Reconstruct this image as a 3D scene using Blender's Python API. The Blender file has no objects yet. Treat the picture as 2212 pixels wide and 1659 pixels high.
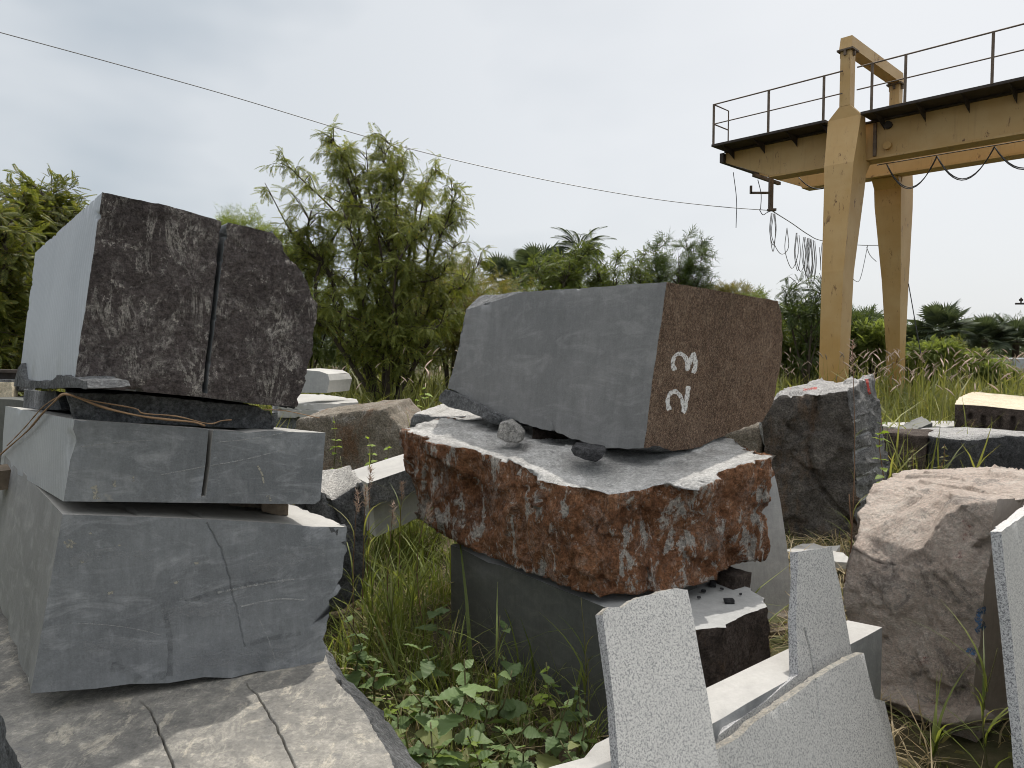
import bpy, bmesh, math, random
import numpy as np
from mathutils import Vector
from mathutils.bvhtree import BVHTree
from math import radians as RAD, sin, cos, pi, sqrt
rng = np.random.default_rng(11); random.seed(11)
S = bpy.context.scene; COL = S.collection
A3 = lambda *a: np.array(a, float)
# ------------------------------------------------------------------ camera frame
FOC = 1534.0; PIT = RAD(2.8); CAM = A3(0, 0, 1.65)
def ray(u, v):
    x = (u-1106)/FOC; y = (829.5-v)/FOC
    return A3(x, cos(PIT)+y*sin(PIT), -sin(PIT)+y*cos(PIT))
def at(u, v, Y): d = ray(u, v); return CAM+d*(Y/d[1])
def onz(u, v, z): d = ray(u, v); return CAM+d*((z-CAM[2])/d[2])
def onp(u, v, pl): d = ray(u, v); return CAM+d*(np.dot(pl[0]-CAM, pl[1])/np.dot(d, pl[1]))
def pl3(a, b, c):
    n = np.cross(b-a, c-a); return (a, n/np.linalg.norm(n))
def vpl(a, b): return pl3(a, b, a+A3(0, 0, 1))
def shift(pl, d):
    n = pl[1] if np.dot(pl[1], CAM-pl[0]) > 0 else -pl[1]
    return (pl[0]+n*d, n)
# ------------------------------------------------------------------ noise
_P = np.tile(rng.permutation(256), 3)
_G = rng.normal(size=(256, 3)); _G /= np.linalg.norm(_G, axis=1)[:, None]
def perlin(p):
    i = np.floor(p).astype(int); f = p-i; i &= 255
    w = f*f*f*(f*(f*6-15)+10); r = 0
    for a in (0, 1):
        for b in (0, 1):
            for c in (0, 1):
                h = _P[_P[_P[(i[:, 0]+a) & 255]+((i[:, 1]+b) & 255)]+((i[:, 2]+c) & 255)]
                g = (_G[h]*(f-A3(a, b, c))).sum(1)
                wt = (w[:, 0] if a else 1-w[:, 0])*(w[:, 1] if b else 1-w[:, 1])*(w[:, 2] if c else 1-w[:, 2])
                r = r+g*wt
    return r*1.6
def fbm(p, o=4, g=.5):
    s = 0; a = 1
    for k in range(o):
        s = s+a*perlin(p+k*17.3); p = p*2.07; a *= g
    return s
def ridge(p, o=3):
    s = 0; a = 1
    for k in range(o):
        s = s+a*(.4-np.abs(perlin(p+k*9.1))); p = p*2.1; a *= .5
    return s
def facet(p):
    """broken planes: every cell of a jittered grid is cut by its own tilted plane"""
    i0 = np.floor(p).astype(int); bd = np.full(len(p), 1e9); bo = np.zeros(len(p))
    for a in (-1, 0, 1):
        for b in (-1, 0, 1):
            for c in (-1, 0, 1):
                i = (i0+A3(a, b, c).astype(int)); h = _P[_P[_P[i[:, 0] & 255]+(i[:, 1] & 255)]+(i[:, 2] & 255)]
                q = p-(i+.5+.48*_G[h]); d = (q*q).sum(1); k = d < bd; bd[k] = d[k]; bo[k] = ((q*_G[(h+91) & 255]).sum(1)+.35*_G[h][:, 0])[k]
    return bo
def rock(p, f=1.0, fa=0.):
    q = p*f; r = .7*fbm(q*2.6, 3)+.3*ridge(q*6.0+5, 3)+.28*fbm(q*26, 2)
    if fa:
        w = p+.05*np.stack([fbm(p*5+k*31, 2) for k in range(3)], 1); r = r*.6+fa*(facet(w*2.6)+.45*facet(w*6.5+3))
    return r
# ------------------------------------------------------------------ objects
def org(o):
    p = A3(0, 0, 0)
    while o: p = p+A3(*o.location); o = o.parent
    return p
def tag(o, label=None, cat=None, group=None, kind=None):
    for k, v in (('label', label), ('category', cat), ('group', group), ('kind', kind)):
        if v: o[k] = v
    return o
def thing(name, label, cat, loc, group=None):
    o = bpy.data.objects.new(name, None); COL.objects.link(o); o.location = loc; o.empty_display_size = .1
    return tag(o, label, cat, group)
def mobj(name, V, Fc, mats, parent=None, loc=None, mi=None, smooth=False):
    V = np.asarray(V, float); me = bpy.data.meshes.new(name)
    if loc is None: loc = A3(0, 0, 0) if parent else A3(V[:, 0].mean(), V[:, 1].mean(), V[:, 2].min())
    base = org(parent)+A3(*loc); W = V-base
    if isinstance(Fc, np.ndarray):
        n, k = Fc.shape
        me.vertices.add(len(W)); me.vertices.foreach_set('co', W.astype(np.float32).ravel())
        me.loops.add(n*k); me.loops.foreach_set('vertex_index', Fc.astype(np.int32).ravel())
        me.polygons.add(n); me.polygons.foreach_set('loop_start', np.arange(0, n*k, k, dtype=np.int32))
        me.polygons.foreach_set('loop_total', np.full(n, k, np.int32)); me.update(calc_edges=True)
    else: me.from_pydata(W.tolist(), [], [list(map(int, f)) for f in Fc])
    for m in (mats if isinstance(mats, (list, tuple)) else [mats]): me.materials.append(MAT[m] if isinstance(m, str) else m)
    if mi is not None: me.polygons.foreach_set('material_index', np.asarray(mi, np.int32))
    if smooth: me.polygons.foreach_set('use_smooth', np.ones(len(me.polygons), bool))
    me.update()
    o = bpy.data.objects.new(name, me); COL.objects.link(o); o.location = loc
    if parent: o.parent = parent
    return o
class MB:
    def __init__(s): s.v = []; s.f = []
    def add(s, V, Fc):
        b = len(s.v); s.v += [list(map(float, p)) for p in V]; s.f += [[b+i for i in f] for f in Fc]; return s
    def hexa(s, P):                                     # 8 points: bottom ring then top ring
        return s.add(P, [(0, 3, 2, 1), (4, 5, 6, 7), (0, 1, 5, 4), (1, 2, 6, 5), (2, 3, 7, 6), (3, 0, 4, 7)])
    def box(s, c, h, fr=None):                          # centre, half sizes, frame rows
        fr = np.eye(3) if fr is None else np.asarray(fr); c = A3(*c)
        return s.hexa([c+fr[0]*a*h[0]+fr[1]*b*h[1]+fr[2]*d*h[2] for d in (-1, 1) for a, b in ((-1, -1), (1, -1), (1, 1), (-1, 1))])
    def tube(s, pts, r, n=6):
        pts = np.asarray(pts, float); m = len(pts); r = np.broadcast_to(r, (m,))
        t = np.gradient(pts, axis=0); t /= np.linalg.norm(t, axis=1)[:, None]+1e-9
        ref = A3(.31, .2, .93); V = []
        for i in range(m):
            a = np.cross(t[i], ref)
            if np.linalg.norm(a) < .1: a = np.cross(t[i], A3(1, 0, 0))
            a /= np.linalg.norm(a); b = np.cross(t[i], a)
            V += [pts[i]+r[i]*(cos(2*pi*k/n)*a+sin(2*pi*k/n)*b) for k in range(n)]
        Fc = [(i*n+k, i*n+(k+1) % n, (i+1)*n+(k+1) % n, (i+1)*n+k) for i in range(m-1) for k in range(n)]
        Fc += [tuple(range(n-1, -1, -1)), tuple(range((m-1)*n, m*n))]
        return s.add(V, Fc)
    def obj(s, name, mat, parent=None, **k): return mobj(name, s.v, s.f, mat, parent, **k)
def spline(P, n=24):
    P = np.asarray(P, float); m = len(P); Q = np.vstack([2*P[0]-P[1], P, 2*P[-1]-P[-2]]); out = []
    for i in range(m-1):
        a, b, c, d = Q[i:i+4]
        for t in np.linspace(0, 1, max(2, n//(m-1)), endpoint=(i == m-2)):
            out.append(.5*((2*b)+(-a+c)*t+(2*a-5*b+4*c-d)*t*t+(-a+3*b-3*c+d)*t**3))
    return np.array(out)
def inst(tv, tf, pos, xd, up, sc):
    pos = np.asarray(pos, float); xd = np.asarray(xd, float); up = np.asarray(up, float)
    x = xd/(np.linalg.norm(xd, axis=1)[:, None]+1e-9); y = np.cross(up, x); y /= np.linalg.norm(y, axis=1)[:, None]+1e-9
    z = np.cross(x, y); n = len(pos); sc = np.broadcast_to(np.asarray(sc, float).reshape(-1, 1, 1), (n, 1, 1))
    V = pos[:, None]+sc*(tv[None, :, 0:1]*x[:, None]+tv[None, :, 1:2]*y[:, None]+tv[None, :, 2:3]*z[:, None])
    Fc = tf[None]+(np.arange(n)*len(tv))[:, None, None]
    return V.reshape(-1, 3), Fc.reshape(-1, tf.shape[1])
def join(parts):
    V = []; Fc = []; b = 0
    for v, f in parts: V.append(v); Fc.append(f+b); b += len(v)
    return np.vstack(V), np.vstack(Fc)
# ------------------------------------------------------------------ stones
FOOT = []; BVH = {}
def hull2(P):
    P = sorted(map(tuple, P))
    def half(Q):
        h = []
        for p in Q:
            while len(h) > 1 and (h[-1][0]-h[-2][0])*(p[1]-h[-2][1])-(h[-1][1]-h[-2][1])*(p[0]-h[-2][0]) <= 0: h.pop()
            h.append(p)
        return h[:-1]
    return np.array(half(P)+half(P[::-1]))
def inside(P, poly):
    r = np.ones(len(P), bool); n = len(poly)
    for i in range(n):
        a, b = poly[i], poly[(i+1) % n]; r &= ((b[0]-a[0])*(P[:, 1]-a[1])-(b[1]-a[1])*(P[:, 0]-a[0])) > 0
    return r
def segdist(P, line):
    best = np.full(len(P), 1e9)
    for a, b in zip(line[:-1], line[1:]):
        ab = b-a; t = np.clip(((P-a)@ab)/(ab@ab+1e-12), 0, 1); best = np.minimum(best, np.linalg.norm(P-a-t[:, None]*ab, axis=1))
    return best
def refine(P, T, fid, rough, L, grooves, maxv=90000):
    for it in range(40):
        n = len(T); ed = np.sort(np.stack([T[:, [0, 1]], T[:, [1, 2]], T[:, [2, 0]]], 1), 2).reshape(-1, 2)
        key = ed[:, 0].astype(np.int64)*len(P)+ed[:, 1]; uk, first, inv = np.unique(key, return_index=True, return_inverse=True)
        ue = ed[first]; inv = inv.reshape(n, 3); ln = np.linalg.norm(P[ue[:, 0]]-P[ue[:, 1]], axis=1); mid = (P[ue[:, 0]]+P[ue[:, 1]])/2
        rg = np.zeros(len(ue), bool); np.logical_or.at(rg, inv.ravel(), np.repeat(rough[fid], 3))
        tg = np.where(rg, L, max(.12, L*3))
        for g, w, d in grooves: tg = np.minimum(tg, np.where(segdist(mid, g) < w+ln*.5, max(w*.45, .003), 1e9))
        lt = ln[inv]; need = (ln > tg*1.4)[inv].any(1)
        if not need.any() or len(P) > maxv: break
        lg = inv[np.arange(n), (lt+inv*1e-12).argmax(1)]; mk = np.zeros(len(ue), bool); mk[lg[need]] = True
        nid = np.full(len(ue), -1); nid[mk] = len(P)+np.arange(mk.sum()); P = np.vstack([P, mid[mk]])
        m = nid[inv]; c = (m >= 0).sum(1); out = [T[c == 0]]; of = [fid[c == 0]]
        k = np.nonzero(c == 1)[0]
        if len(k):
            e = (m[k] >= 0).argmax(1); A, B, Cc = (T[k, (e+i) % 3] for i in range(3)); M = m[k, e]
            out += [np.stack([A, M, Cc], 1), np.stack([M, B, Cc], 1)]; of += [fid[k]]*2
        k = np.nonzero(c == 2)[0]
        if len(k):
            e = ((m[k] < 0).argmax(1)+1) % 3; A, B, Cc = (T[k, (e+i) % 3] for i in range(3)); M1 = m[k, e]; M2 = m[k, (e+1) % 3]
            out += [np.stack([M1, B, M2], 1), np.stack([A, M1, M2], 1), np.stack([A, M2, Cc], 1)]; of += [fid[k]]*3
        k = np.nonzero(c == 3)[0]
        if len(k):
            A, B, Cc = T[k].T; x, y, z = m[k].T
            out += [np.stack(q, 1) for q in ((A, x, z), (x, B, y), (z, y, Cc), (x, y, z))]; of += [fid[k]]*4
        T = np.vstack(out); fid = np.concatenate(of)
    return P, T, fid
def stone(name, V, Fs, L=.03, parent=None, seed=0, fq=1., soft=0, grooves=(), dents=(), chip=.006, foot=True, loc=None, key=None, fa=0.):
    """Fs: (vertex indices, material, roughness amplitude; 0 = sawn flat). grooves: (points, width, depth)."""
    bm = bmesh.new(); bv = [bm.verts.new(p) for p in V]
    for i, (ix, m, a) in enumerate(Fs): bm.faces.new([bv[k] for k in ix]).material_index = i
    bmesh.ops.recalc_face_normals(bm, faces=bm.faces[:]); bm.faces.ensure_lookup_table(); NN = [None]*len(Fs)
    for f in bm.faces: f.normal_update(); NN[f.material_index] = A3(*f.normal)
    NN = np.array(NN); bmesh.ops.triangulate(bm, faces=bm.faces[:]); bm.verts.index_update()
    P = np.array([v.co[:] for v in bm.verts]); T = np.array([[v.index for v in f.verts] for f in bm.faces]); fid = np.array([f.material_index for f in bm.faces]); bm.free()
    amps = np.array([a for _, _, a in Fs], float); gr = [(np.asarray(g, float), w, d) for g, w, d in grooves]
    P, T, fid = refine(P, T, fid, amps > 0, L, gr); n = len(P)
    adj = np.zeros((n, len(Fs)), bool); adj[T.ravel(), np.repeat(fid, 3)] = True
    sw = amps == 0; hassawn = adj[:, sw].any(1)
    ev = np.unique(np.sort(np.vstack([T[:, [0, 1]], T[:, [1, 2]], T[:, [2, 0]]]), 1), axis=0)
    for _ in range(soft):
        acc = np.zeros_like(P); ct = np.zeros(n)
        np.add.at(acc, ev[:, 0], P[ev[:, 1]]); np.add.at(acc, ev[:, 1], P[ev[:, 0]]); np.add.at(ct, ev.ravel(), 1)
        P = np.where(hassawn[:, None], P, .5*P+.5*acc/ct[:, None])
    D = np.zeros_like(P)
    for i in np.nonzero(amps > 0)[0]:
        k = adj[:, i]; D[k] += (amps[i]*rock(P[k]+seed*3.7+i*.13, fq, fa))[:, None]*NN[i]
    for c, r, d in dents:                                # centre, radius, displacement vector
        t = np.clip(1-np.linalg.norm(P-c, axis=1)/r, 0, 1); D += (t*t*(3-2*t))[:, None]*A3(*d)
    for i in np.nonzero(sw)[0]:
        k = adj[:, i]; D[k] -= (D[k]@NN[i])[:, None]*NN[i]
    if chip:
        k = (adj.sum(1) > 1) & hassawn; c = np.clip(fbm(P[k]*17+seed, 2)-.28, 0, .5)*chip*4; D[k] -= c[:, None]*(adj[k].astype(float)@NN)
    for g, w, d in gr:
        if d: D -= (d*np.sqrt(np.clip(1-segdist(P, g)/w, 0, 1)))[:, None]*NN[adj.argmax(1)]
    P = P+D; mats = []; mm = []
    for _, m, _ in Fs:
        if m not in mats: mats.append(m)
        mm.append(mats.index(m))
    o = mobj(name, P, T, mats, parent, loc, np.array(mm)[fid], True)
    e2 = np.sort(np.vstack([T[:, [0, 1]], T[:, [1, 2]], T[:, [2, 0]]]), 1); f2 = np.tile(fid, 3); k2 = e2[:, 0].astype(np.int64)*n+e2[:, 1]
    od = np.argsort(k2, kind='stable'); k2 = k2[od]; f2 = f2[od]; pr = np.nonzero(k2[1:] == k2[:-1])[0]; fa, fb = f2[pr], f2[pr+1]
    sh = (fa != fb) & (sw[fa] | sw[fb] | ((NN[fa]*NN[fb]).sum(1) < .3)) & ((soft == 0) | sw[fa] | sw[fb]); sk = k2[pr][sh]
    me = o.data; q = np.zeros(len(me.edges)*2, np.int32); me.edges.foreach_get('vertices', q); q = np.sort(q.reshape(-1, 2), 1)
    at_ = me.attributes.get('sharp_edge') or me.attributes.new('sharp_edge', 'BOOLEAN', 'EDGE'); at_.data.foreach_set('value', np.isin(q[:, 0].astype(np.int64)*n+q[:, 1], sk))
    if foot and P[:, 2].min() < .3: FOOT.append(hull2(P[:, :2]))
    if key: BVH[key] = BVHTree.FromPolygons(P.tolist(), T.tolist())
    return o
def prism(front, back, mf, mb, ms, over=None):
    n = len(front); Fs = [(list(range(n)), *mf), (list(range(2*n-1, n-1, -1)), *mb)]
    for i in range(n):
        j = (i+1) % n; Fs.append(([i, j, n+j, n+i], *((over or {}).get(i, ms))))
    return list(front)+list(back), Fs
def boxstone(name, c, h, yaw, mat, amp=.012, tilt=(0, 0), L=.02, **k):
    cy, sy = cos(yaw), sin(yaw); X = A3(cy, sy, tilt[0]); Y = A3(-sy, cy, tilt[1]); Z = np.cross(X, Y); c = A3(*c)
    j = lambda: 1+rng.uniform(-.12, .12)
    b = [c+X*a*h[0]*j()+Y*d*h[1]*j()-Z*h[2] for a, d in ((-1, -1), (1, -1), (1, 1), (-1, 1))]
    t = [c+X*a*h[0]*j()+Y*d*h[1]*j()+Z*h[2]*j() for a, d in ((-1, -1), (1, -1), (1, 1), (-1, 1))]
    V, Fs = prism(b, t, (mat, amp), (mat, amp), (mat, amp))
    return stone(name, V, Fs, L=L, **k)
def jag(pts, n=4, amp=3.):
    P = [A3(*p, 0)[:2] for p in pts]
    for k in range(n):
        Q = [P[0]]
        for a, b in zip(P[:-1], P[1:]): d = b-a; Q += [(a+b)/2+A3(-d[1], d[0], 0)[:2]*rng.normal()*.045, b]
        P = Q
        if len(P) > 60: break
    return [tuple(p) for p in P]
def ribbon(name, key, lines, mat, parent, off=.003, step=4):
    """paint stroke lying on a stone: pixel polylines with a half width, dropped onto the stone's own surface"""
    t = BVH[key]; names = name if isinstance(name, (list, tuple)) else [name]*len(lines)
    for nm_, (pts, hw) in zip(names, lines):
        V = []; Fc = []
        P = spline(pts, max(8, int(sum(math.hypot(b[0]-a[0], b[1]-a[1]) for a, b in zip(pts[:-1], pts[1:]))/step)))
        T = np.gradient(P, axis=0); T /= np.linalg.norm(T, axis=1)[:, None]+1e-9; Nn = np.stack([-T[:, 1], T[:, 0]], 1); K = 5; rows = []
        for i, (p, n) in enumerate(zip(P, Nn)):
            w = hw*(1+.18*math.sin(i*1.7)+.12*math.sin(i*.6+1)); row = []
            for k in range(K):
                q = p+n*w*(2*k/(K-1)-1); d = Vector(ray(*q)); h = t.ray_cast(Vector(CAM), d)
                row.append(None if h[0] is None else A3(*(h[0]-d.normalized()*off)))
            rows.append(row)
        for r0, r1 in zip(rows[:-1], rows[1:]):
            if Fc and not all(x is not None for x in r0+r1): break
            for k in range(K-1):
                q = [r0[k], r0[k+1], r1[k+1], r1[k]]
                if all(x is not None for x in q): b = len(V); V += q; Fc.append([b, b+1, b+2, b+3])
        if V: mobj(nm_, V, Fc, mat, parent)
# ------------------------------------------------------------------ materials
MAT = {}
class G:
    def __init__(s, name):
        s.m = bpy.data.materials.new(name); s.m.use_nodes = True; s.t = s.m.node_tree; s.t.nodes.clear(); MAT[name] = s.m
        s.o = s.t.nodes.new('ShaderNodeOutputMaterial'); s.tc = s.t.nodes.new('ShaderNodeTexCoord')
        q = s.n('VectorMath', {0: s.n('CombineXYZ', {i: s.n('ObjectInfo', (), 5) for i in range(3)}), 3: 37.}, operation='SCALE')
        s.base = s.n('VectorMath', {0: s.tc.outputs['Object'], 1: q}, operation='ADD')
    def put(s, sock, v):
        if hasattr(v, 'is_linked'): s.t.links.new(v, sock)
        elif isinstance(v, (tuple, list)) and len(v) == 3 and sock.type == 'RGBA': sock.default_value = (*v, 1)
        else: sock.default_value = v
    def n(s, typ, ins=(), out=0, **kw):
        n = s.t.nodes.new('ShaderNode'+typ)
        for k, v in kw.items(): setattr(n, k, v)
        for k, v in dict(ins).items(): s.put(n.inputs[k], v)
        return n.outputs[out]
    def co(s, sc=(1, 1, 1), rot=(0, 0, 0), loc=(0, 0, 0)):
        return s.n('Mapping', {0: s.base, 1: loc, 2: rot, 3: sc})
    def noise(s, v, sc, det=6, ro=.6, dist=0): return s.n('TexNoise', {'Vector': v, 'Scale': sc, 'Detail': det, 'Roughness': ro, 'Distortion': dist})
    def vor(s, v, sc, feature='F1', out=0): return s.n('TexVoronoi', {'Vector': v, 'Scale': sc}, out, feature=feature)
    def wave(s, v, sc, dist=2, det=2, typ='BANDS'): return s.n('TexWave', {'Vector': v, 'Scale': sc, 'Distortion': dist, 'Detail': det}, 1, wave_type=typ)
    def ramp(s, f, st, interp='LINEAR'):
        n = s.t.nodes.new('ShaderNodeValToRGB'); s.put(n.inputs[0], f); e = n.color_ramp.elements; n.color_ramp.interpolation = interp
        while len(e) < len(st): e.new(.5)
        for x, (p, c) in zip(e, st): x.position = p; x.color = (*((c,)*3 if isinstance(c, (int, float)) else c), 1)
        return n.outputs[0]
    def mix(s, f, a, b, mode='MIX'):
        n = s.t.nodes.new('ShaderNodeMix'); n.data_type = 'RGBA'; n.blend_type = mode
        s.put(n.inputs[0], f); s.put(n.inputs[6], a); s.put(n.inputs[7], b); return n.outputs[2]
    def ma(s, op, a, b=0., c=0.): return s.n('Math', {0: a, 1: b, 2: c}, operation=op)
    def bump(s, h, st=.5, d=.01, nrm=None):
        i = {'Strength': st, 'Distance': d, 'Height': h}
        if nrm is not None: i['Normal'] = nrm
        return s.n('Bump', i)
    def fin(s, col, ro=.8, nrm=None, spec=.3, **kw):
        i = {'Base Color': col, 'Roughness': ro, 'Specular IOR Level': spec, **kw}
        if nrm is not None: i['Normal'] = nrm
        s.t.links.new(s.n('BsdfPrincipled', i), s.o.inputs[0]); return s.m
def s_(g): return g.tc.outputs['Object']
def sawn(name, base, light, dark, streak=1., sc=1., ro=.55, marks=True, speck=.5, arcs=0.):
    g = G(name); v = g.co((sc,)*3)
    big = g.noise(v, 1.3, 5, .66, .9); smear = g.noise(g.co((sc*1.6, sc*1.6, sc*4.2), (.35, .5, .2)), 2.6, 6, .72, 1.4)
    smear2 = g.noise(g.co((sc*4.5, sc*4.5, sc*1.3), (.25, -.35, .4), (5, 1, 2)), 2.2, 5, .7, .8); fine = g.noise(v, 150, 1, .7)
    c = g.mix(g.ramp(big, [(.36, 0), (.62, 1)]), dark, base)
    c = g.mix(g.ma('MULTIPLY', g.ramp(smear, [(.50, 0), (.70, 1)]), .65*streak), c, light)
    c = g.mix(g.ramp(smear2, [(.22, .6*streak), (.44, 0), (1, 0)]), c, dark)
    c = g.mix(g.ramp(smear2, [(.56, 0), (.80, .5*streak)]), c, light)
    if marks:                                            # pale cement spatters
        sp = g.noise(v, 4.7, 4, .78); c = g.mix(g.ramp(sp, [(.685, 0), (.74, .7)]), c, (.40, .38, .32))
    c = g.mix(g.ma('MULTIPLY', g.ramp(fine, [(.3, 0), (.75, 1)]), speck*.35), c, light)
    if arcs:                                             # curved marks of the big saw blade
        aw = g.n('TexWave', {'Vector': g.n('Mapping', {0: s_(g), 1: (1.6, 1.2, -.6)}), 'Scale': 9., 'Distortion': 1.2, 'Detail': 3., 'Detail Scale': 2.}, 1, wave_type='RINGS', rings_direction='X'); c = g.mix(g.ramp(aw, [(.72, 0), (1, arcs)]), c, light); c = g.mix(g.ramp(aw, [(0, arcs), (.22, 0)]), c, dark)
    scr = g.noise(g.co((sc*16, sc*16, sc*3), (.5, .75, .1)), 2.2, 5, .8); c = g.mix(.45*streak, c, g.mix(1., c, g.ramp(scr, [(.3, .72), (.7, 1.3)]), 'MULTIPLY'))
    sc2 = g.noise(g.co((sc*9, sc*9, sc*13), (.15, -.1, .3)), 2.0, 6, .8); c = g.mix(.45*streak, c, g.mix(1., c, g.ramp(sc2, [(.3, .75), (.7, 1.25)]), 'MULTIPLY'))
    return g.fin(c, ro, g.bump(g.noise(v, 60, 3, .75), .2, .008), .42)
def roughm(name, cols, veins=None, vs=1., bsc=1., ro=.85, bst=.7, grain=None, sc=1., net=None, gr=1.):
    """split stone. cols: dark, mid, light; veins: (colour, low, high, stretch, amount)"""
    g = G(name); v = g.co((sc,)*3)
    a = g.noise(v, 2.3, 4, .66, .4); b = g.noise(v, 17, 4, .7); fine = g.noise(v, 70, 3, .8)
    f = g.ma('ADD', g.ma('MULTIPLY', a, .5), g.ma('MULTIPLY', b, .5))
    c = g.ramp(f, [(.36, cols[0]), (.5, cols[1]), (.66, cols[2])])
    for col, lo, hi, st, amt in veins or ():
        w = g.noise(g.co((sc*st[0], sc*st[1], sc*st[2]), (.15, .12, 0), (lo*7, 1, hi)), 3.0*vs, 7, .74, .5)
        w = g.ma('ADD', w, g.ma('MULTIPLY', g.ma('SUBTRACT', b, .5), .22))
        c = g.mix(g.ma('MULTIPLY', g.ramp(w, [(lo, 0), (hi, 1)]), amt), c, col)
    if net:                                              # broken thin flecks: (colour, scale, stretch, amount)
        r = g.ma('ABSOLUTE', g.ma('SUBTRACT', g.noise(g.co(net[2], (.2, .15, .1)), net[1], 6, .78, .6), .5)); pm = g.noise(v, 5, 4, .7)
        c = g.mix(g.ma('MULTIPLY', g.ramp(r, [(.0, 1), (.045, 0), (1, 0)]), g.ramp(pm, [(.44, 0), (.60, net[3])])), c, net[0])
        c = g.mix(g.ramp(g.ma('ADD', g.ma('MULTIPLY', b, .6), g.ma('MULTIPLY', g.noise(v, 60, 3, .8), .4)), [(.575, 0), (.63, net[3])]), c, net[0])
    if grain: c = g.mix(g.ramp(g.noise(v, grain[1], 2, .8), [(.48, 0), (.62, grain[2])]), c, grain[0])
    c = g.mix(.8*gr, c, g.mix(1., c, g.ramp(fine, [(.34, .35), (.5, .95), (.66, 1.6)]), 'MULTIPLY'))
    return g.fin(c, ro, g.bump(g.noise(v, 20, 7, .8), min(1, bst*1.3), .055*bsc), .28)
def granite(name, light, dark, mid, streak=.3, sc=1.):
    g = G(name); v = g.co((sc,)*3)
    c1 = g.noise(v, 170, 2, .8); c2 = g.noise(v, 330, 1, .8); st = g.noise(g.co((sc*10, sc*10, sc*1.5), (.3, .2, 0)), 3, 6, .7)
    c = g.ramp(c1, [(.38, dark), (.46, mid), (.56, light)]); c = g.mix(g.ramp(c2, [(.60, 0), (.68, .75)]), c, dark)
    c = g.mix(g.ma('MULTIPLY', g.ramp(st, [(.5, 0), (.72, 1)]), streak), c, mid)
    st2 = g.noise(g.co((sc*16, sc*16, sc*1.2), (.3, .1, 0), (2, 5, 1)), 1.7, 5, .7)
    c = g.mix(g.ramp(st2, [(.68, 0), (.8, .35)]), c, (.25, .22, .16))
    return g.fin(c, .7, g.bump(c1, .18, .003), .35)
def leafm(name, c1, c2, c3=None, trans=.38, ro=.55):
    g = G(name); r = g.n('NewGeometry', (), 8)
    st = [(0, c1), (.75, c2)] + ([(.94, c2), (1, c3)] if c3 else [(1, c2)])
    c = g.ramp(r, st); big = g.noise(g.co(), .9, 3, .5); c = g.mix(.5, c, g.mix(1., c, g.ramp(big, [(.3, .55), (.7, 1.45)]), 'MULTIPLY'))
    p = g.n('BsdfPrincipled', {'Base Color': c, 'Roughness': ro, 'Specular IOR Level': .35})
    tr = g.n('BsdfTranslucent', {'Color': g.mix(1., c, (1.55, 1.5, .85), 'MULTIPLY')})
    g.t.links.new(g.n('MixShader', {0: trans, 1: p, 2: tr}), g.o.inputs[0]); return g.m
def plain(name, c, ro=.7, var=.3, metal=0., bsc=30, bst=.2):
    g = G(name); v = g.co(); f = g.noise(v, 7, 6, .65)
    col = g.mix(g.ramp(f, [(.3, 0), (.7, 1)]), tuple(x*(1-var) for x in c), tuple(min(1, x*(1+var)) for x in c))
    return g.fin(col, ro, g.bump(g.noise(v, bsc, 5, .7), bst, .01), .3, Metallic=metal)

sawn('sawn_blue', (.205, .214, .222), (.36, .367, .375), (.130, .137, .145))
sawn('sawn_side', (.34, .36, .385), (.42, .44, .46), (.27, .29, .315), .5, ro=.38, marks=False, speck=.2, arcs=.45)  # lighter, bluer stone: sky reflection on the left faces put into the colour
sawn('sawn_grey', (.20, .20, .20), (.33, .33, .325), (.145, .147, .148), .8, .8, marks=False)
sawn('sawn_shade', (.10, .103, .094), (.15, .148, .13), (.068, .07, .065), .8, marks=False)  # darkened for the overhang's shade on the base block; dark stone elsewhere
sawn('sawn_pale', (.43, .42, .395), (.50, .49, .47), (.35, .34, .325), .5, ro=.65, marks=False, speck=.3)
sawn('sawn_pink', (.46, .40, .35), (.58, .52, .47), (.37, .31, .27), .8, marks=False)
sawn('sawn_mid', (.36, .365, .36), (.46, .46, .45), (.28, .285, .285), .8, marks=False)
roughm('split_dark', ((.080, .066, .063), (.142, .118, .112), (.22, .192, .184)), [((.24, .235, .225), .56, .72, (.5, .5, .5), .6)], vs=1.5, bst=.95, net=((.62, .575, .52), 4.5, (2.4, 2.4, .9), .9))
roughm('split_grey', ((.09, .094, .098), (.18, .185, .19), (.34, .345, .35)), bst=.95)
roughm('split_brown', ((.062, .036, .024), (.118, .071, .047), (.175, .117, .083)), None, grain=((.34, .25, .17), 150, .7), bst=.6, bsc=.5, net=((.34, .26, .19), 9, (1, 1, 1), .35))
roughm('rust', ((.15, .066, .034), (.30, .135, .064), (.43, .23, .125)), [((.30, .25, .215), .58, .66, (1, 1, .8), .65), ((.58, .55, .50), .53, .57, (1.8, 1.8, .9), .9), ((.46, .22, .08), .6, .75, (1, 1, .6), .5)], bst=.9, vs=1.5, net=((.62, .58, .53), 5, (1.6, 1.6, 1), .35))
roughm('rust_top', ((.35, .34, .33), (.52, .51, .49), (.64, .63, .61)), [((.20, .195, .19), .575, .66, (1, 1, 1), .75), ((.68, .67, .65), .50, .57, (.8, .8, .8), .85)], bst=.6, gr=.6)
roughm('veined', ((.13, .127, .12), (.205, .197, .18), (.30, .285, .255)), [((.46, .42, .345), .55, .64, (2.2, 1.1, 1), .75), ((.14, .14, .14), .58, .68, (.9, 1.6, 1), .6)], bst=.25, bsc=.4, vs=1.6, gr=.35, net=((.46, .43, .37), 5, (1.6, .8, 1), .4))
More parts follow.
